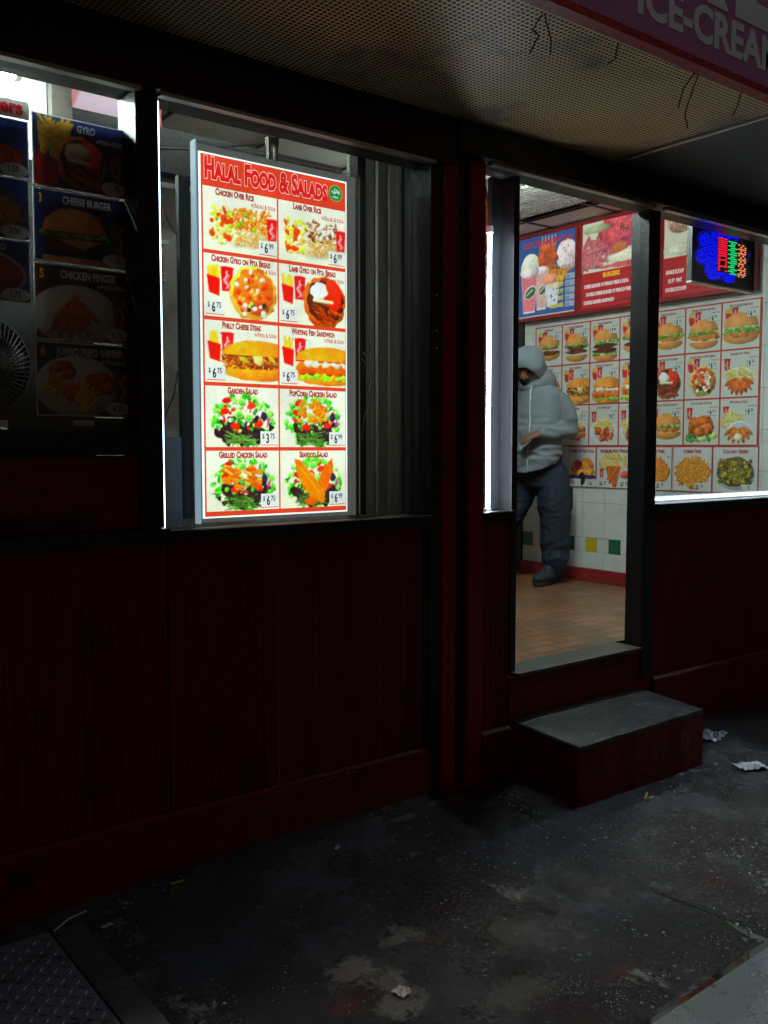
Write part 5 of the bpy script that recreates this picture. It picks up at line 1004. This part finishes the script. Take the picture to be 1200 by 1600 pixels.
HC = Vector((4.995, 1.875, 2.045)); fd = Vector((-.74, -.27, -.62)).normalized(); sd_ = fd.cross(Vector((0, 0, 1))).normalized(); upv = sd_.cross(fd).normalized()
def H(f, s_, u): return tuple(HC+fd*f+sd_*s_+upv*u)
def hand(wr, dr, pn, sgn, curl):
    wr = Vector(wr); dr = Vector(dr).normalized(); pn = Vector(pn).normalized(); sd = dr.cross(pn).normalized()*sgn; out = []
    kn = []
    for i, (o_, l_) in enumerate(((-.030, .070), (-.010, .078), (.011, .073), (.030, .058))):
        k = wr+dr*.085+sd*o_; kn.append(k); out.append(('t', [wr+sd*o_*.5+dr*.01, wr+dr*.05+sd*o_*.9, k], [.017, .016, .012]))
        d1 = (dr*math.cos(curl*.6)+pn*math.sin(curl*.6)); d2 = (dr*math.cos(curl*1.4)+pn*math.sin(curl*1.4)); d3 = (dr*math.cos(curl*2.1)+pn*math.sin(curl*2.1)); p1 = k+d1*l_*.45; p2 = p1+d2*l_*.32; p3 = p2+d3*l_*.23
        out.append(('t', [k, p1, p2, p3], [.0100, .0092, .0086, .0074]))
    th = wr+dr*.03-sd*.028; out.append(('t', [wr+dr*.015-sd*.012, th, th+(dr*.8-sd*.35+pn*.4).normalized()*.036, th+(dr*.9+pn*.55).normalized()*.064], [.016, .0135, .0110, .009])); return out
LW, RW = (4.945, 1.705, 1.553), (4.90, 1.985, 1.545)
body = [('ball', tuple(HC), (.095, .085, .118), 20, 14), ('t', [H(.03, 0, -.05), H(.055, 0, -.085)], [.06, .036]), ('t', [H(-.02, 0, -.06), (5.09, 1.885, 1.87)], [.062, .07]),
 ('t', [H(.088, 0, .018), H(.108, 0, -.012), H(.112, 0, -.026)], [.011, .014, .016]), ('t', [H(.098, -.018, -.028), H(.098, .018, -.028)], [.010, .010]), ('t', [H(.082, -.034, .030), H(.090, 0, .028), H(.082, .034, .030)], [.012, .010, .012]),
 ('t', [H(.088, -.022, -.058), H(.096, 0, -.056), H(.088, .022, -.058)], [.007, .010, .007]), ('t', [H(.084, -.016, -.070), H(.090, 0, -.072), H(.084, .016, -.070)], [.008, .010, .008]), ('t', [H(.05, 0, -.098), H(.075, 0, -.096)], [.025, .018]),
 ('ball', H(0, -.088, -.005), (.014, .010, .028), 10, 8), ('ball', H(0, .088, -.005), (.014, .010, .028), 10, 8),
 ('rings', [((5.10, 1.88, 1.28), .13, .16, 0), ((5.10, 1.88, 1.5), .125, .16, 0), ((5.11, 1.88, 1.72), .13, .18, 0), ((5.11, 1.88, 1.85), .10, .16, 0)]),
 ('t', [(5.15, 1.77, 1.80), (5.20, 1.695, 1.72), (5.212, 1.668, 1.61)], [.044, .042, .038]), ('t', [(5.212, 1.668, 1.61), (5.10, 1.68, 1.578), LW], [.038, .036, .025]), ('t', [(5.10, 2.04, 1.82), (5.08, 2.11, 1.72), (5.07, 2.12, 1.60)], [.044, .042, .038]), ('t', [(5.07, 2.12, 1.595), (4.99, 2.06, 1.567), RW], [.038, .034, .025]),
 ('t', [(5.13, 1.80, 1.30), (5.15, 1.75, .98), (5.16, 1.75, .60), (5.17, 1.75, .52)], [.09, .065, .045, .04]), ('t', [(5.10, 1.97, 1.30), (4.98, 2.06, .98), (4.86, 2.10, .60), (4.87, 2.10, .52)], [.09, .065, .045, .04])]
body += hand(LW, (-.86, .42, -.22), (.1, .35, -.9), 1, .75)+hand(RW, (-.72, -.62, -.2), (.1, -.1, -1), -1, .55)
bo = blend(body, .0055, 'body', skin, pe, 1)
for s_ in (-.034, .034): part('eye', MB().ball(H(.089, s_, .012), .012, 10, 8), mat('dark_eye', (.03, .02, .02), .2), pe, smooth=True)
bd = blend([('t', [H(.0, -.078, -.04), H(.045, -.062, -.088), H(.088, 0, -.108), H(.045, .062, -.088), H(.0, .078, -.04)], [.018, .023, .026, .023, .018]), ('t', [H(.090, -.030, -.06), H(.101, -.012, -.046), H(.101, .012, -.046), H(.090, .030, -.06)], [.007, .008, .008, .007])], .006, 'beard', beard_m, pe, 1)
hoodie = blend([('rings', [((5.07, 1.88, 1.33), .165, .20, .42), ((5.08, 1.88, 1.40), .172, .21, .42), ((5.085, 1.88, 1.52), .158, .20, .25), ((5.10, 1.88, 1.64), .155, .205, .1), ((5.115, 1.88, 1.75), .158, .215, 0), ((5.12, 1.88, 1.84), .145, .20, 0), ((5.11, 1.88, 1.90), .12, .15, 0), ((5.09, 1.88, 1.94), .08, .10, 0)]),
 ('t', [(5.15, 1.76, 1.82), (5.20, 1.69, 1.74), (5.215, 1.665, 1.62)], [.080, .074, .064]), ('t', [(5.215, 1.665, 1.60), (5.10, 1.68, 1.575), (4.99, 1.70, 1.557)], [.064, .056, .043]),
 ('t', [(5.10, 2.03, 1.83), (5.08, 2.11, 1.72), (5.07, 2.12, 1.60)], [.08, .074, .064]), ('t', [(5.07, 2.12, 1.59), (4.99, 2.06, 1.565), (4.94, 2.02, 1.555)], [.075, .066, .048]), ('t', [(5.00, 1.77, 1.42), (4.95, 1.88, 1.42), (5.0, 1.99, 1.42)], [.04, .05, .04])], .009, 'hoodie', hood_m, pe, 4, folds)
# hood: thick shell around the head, open to the face
hm = MB(); nu, nv = 40, 26; rad = lambda t, u: (.128+.020*max(0, math.sin(t))*u+.012*math.cos(t*2)+.010*mnoise.noise(Vector((math.cos(t)*2, math.sin(t)*2, u*3))))
top_o = []
for j in range(nv+1):
    u = j/nv; phi = None
    for i in range(nu):
        t = 2*math.pi*i/nu; pm_ = math.radians(44-20*math.sin(t)); phi = pm_+(math.pi-pm_)*u; r = rad(t, u)*(1.0 if u > .12 else (.93+.6*u)); d = fd*math.cos(phi)*1.04+(sd_*math.cos(t)*.90+upv*math.sin(t)*1.08)*math.sin(phi); p_ = HC+fd*.004+upv*.010+d*r
        if upv.dot(p_-HC) < -.03: p_ += Vector((.02, 0, -.01))
        hm.v.append(tuple(p_))
for j in range(nv):
    for i in range(nu): hm.f.append((j*nu+i, j*nu+(i+1) % nu, (j+1)*nu+(i+1) % nu, (j+1)*nu+i))
ho = hm.build('hood', hood_m, pe, smooth=True); so = ho.modifiers.new('s', 'SOLIDIFY'); so.thickness = .008; so.offset = 0
nk = blend([('t', [tuple(HC+Vector((.06, -.015, -.07))), (5.12, 1.83, 1.93), (5.13, 1.88, 1.88)], [.085, .10, .10]), ('t', [(5.06, 1.79, 1.93), (5.015, 1.85, 1.895), (5.02, 1.93, 1.90)], [.045, .038, .045]), ('t', [tuple(HC+Vector((.05, .06, -.08))), (5.1, 1.97, 1.92)], [.08, .09])], .008, 'hood_collar', hood_m, pe, 4, lambda c: .006*ridge(mnoise.noise(Vector((c.x*14, c.y*14, c.z*20)))))
for w_, d_, la in ((LW, (5.10, 1.68, 1.575), 'l'), (RW, (4.99, 2.06, 1.565), 'r')):
    a_, b_ = Vector(w_), Vector(d_); dd = (b_-a_).normalized(); part('cuff', MB().tube([a_+dd*k for k in (-.005, .01, .03, .05)], [.034, .037, .038, .040], 16), hood_m, hoodie, smooth=True)
zp = MB(); zpts = [(4.985, 1.845, 1.895), (4.955, 1.83, 1.80), (4.935, 1.815, 1.70), (4.925, 1.805, 1.62), (4.918, 1.80, 1.50), (4.905, 1.80, 1.42), (4.905, 1.80, 1.34), (4.915, 1.80, 1.28)]
def onsurf(o, pts, off):
    from mathutils.bvhtree import BVHTree
    bv = BVHTree.FromPolygons([v.co.copy() for v in o.data.vertices], [tuple(p.vertices) for p in o.data.polygons]); out = []
    for p in pts:
        p = Vector(p); d = Vector((1, .12, 0)).normalized(); h_ = bv.ray_cast(p-d*.5, d)
        if h_[0] is not None: out.append(h_[0]-d*off)
    return out
zi = [Vector(zpts[i]).lerp(Vector(zpts[i+1]), t) for i in range(len(zpts)-1) for t in (0, .2, .4, .6, .8)]
zs = onsurf(hoodie, zi, .002)
if len(zs) > 3: zs = [zs[0]]+[(zs[i-1]+zs[i]*2+zs[i+1])/4 for i in range(1, len(zs)-1)]+[zs[-1]]; part('zip', MB().tube(zs, .0032, 6), mat('silver_zip', (.62, .66, .66), .4), hoodie)
part('drawstring', MB().tube([(4.96, 1.80, 1.90), (4.93, 1.79, 1.84), (4.935, 1.785, 1.80)], .003, 6), M['white'], hoodie)
tro = blend([('rings', [((5.13, 1.88, 1.16), .14, .165, 0), ((5.13, 1.88, 1.28), .165, .19, 0), ((5.12, 1.88, 1.40), .16, .185, 0), ((5.11, 1.88, 1.46), .14, .165, 0)]), ('t', [(5.17, 1.79, 1.24), (5.165, 1.755, 1.02), (5.165, 1.745, .82), (5.165, 1.75, .64), (5.17, 1.75, .565)], [.130, .122, .110, .100, .090]), ('t', [(5.10, 1.97, 1.24), (5.02, 2.05, 1.00), (4.92, 2.09, .78), (4.87, 2.10, .58)], [.125, .118, .102, .09])], .010, 'trousers', jean, pe, 3, jeanfolds)
part('pocket', MB().add([(5.30, 1.70, 1.16), (5.30, 1.80, 1.16), (5.29, 1.80, .99), (5.29, 1.69, .99), (5.285, 1.70, 1.16), (5.285, 1.80, 1.16), (5.272, 1.80, .99), (5.272, 1.69, .99)], [(0,1,2,3),(7,6,5,4),(0,3,7,4),(1,0,4,5),(3,2,6,7),(2,1,5,6)]), jean, tro)
def boot(x, y, rot):
    c_, s_ = math.cos(rot), math.sin(rot); T_ = lambda a, b2, z: (x-a*c_-b2*s_, y-a*s_+b2*c_, z)
    bt = blend([('t', [T_(-.055, 0, .52), T_(-.06, 0, .62)], [.052, .058]), ('t', [T_(-.06, 0, .512), T_(.04, 0, .522), T_(.13, .004, .505), T_(.185, .006, .498)], [.050, .056, .050, .038]), ('t', [T_(-.03, 0, .58), T_(.05, 0, .545)], [.052, .045])], .008, 'boot', boot_m, pe, 2)
    pts = [(-.118, 0), (-.10, .036), (-.03, .04), (.06, .046), (.14, .050), (.20, .034), (.228, 0), (.20, -.030), (.14, -.044), (.06, -.04), (-.03, -.038), (-.10, -.034)]
    q = MB(); P = [T_(a, b2, 0)[:2] for a, b2 in pts]; q.prism(P[::-1], .4525, .480); part('sole', q, sole_m, bt, bevel=.003)
    lc = MB()
    for k in range(5): a = .02+.022*k; z = .585-.013*k; lc.tube([T_(a, -.03, z-.005), T_(a+.012, 0, z+.006), T_(a, .03, z-.005)], .0035, 5); lc.ball(T_(a, -.034, z-.008), .005, 8, 6); lc.ball(T_(a, .034, z-.008), .005, 8, 6)
    part('laces', lc, M['white'], bt)
boot(5.12, 1.75, .25); boot(4.82, 2.10, .1)

for o in bpy.data.objects:
    if o.name.startswith(('paint_chips', 'paint_scuffs')): o['kind'] = 'stuff'
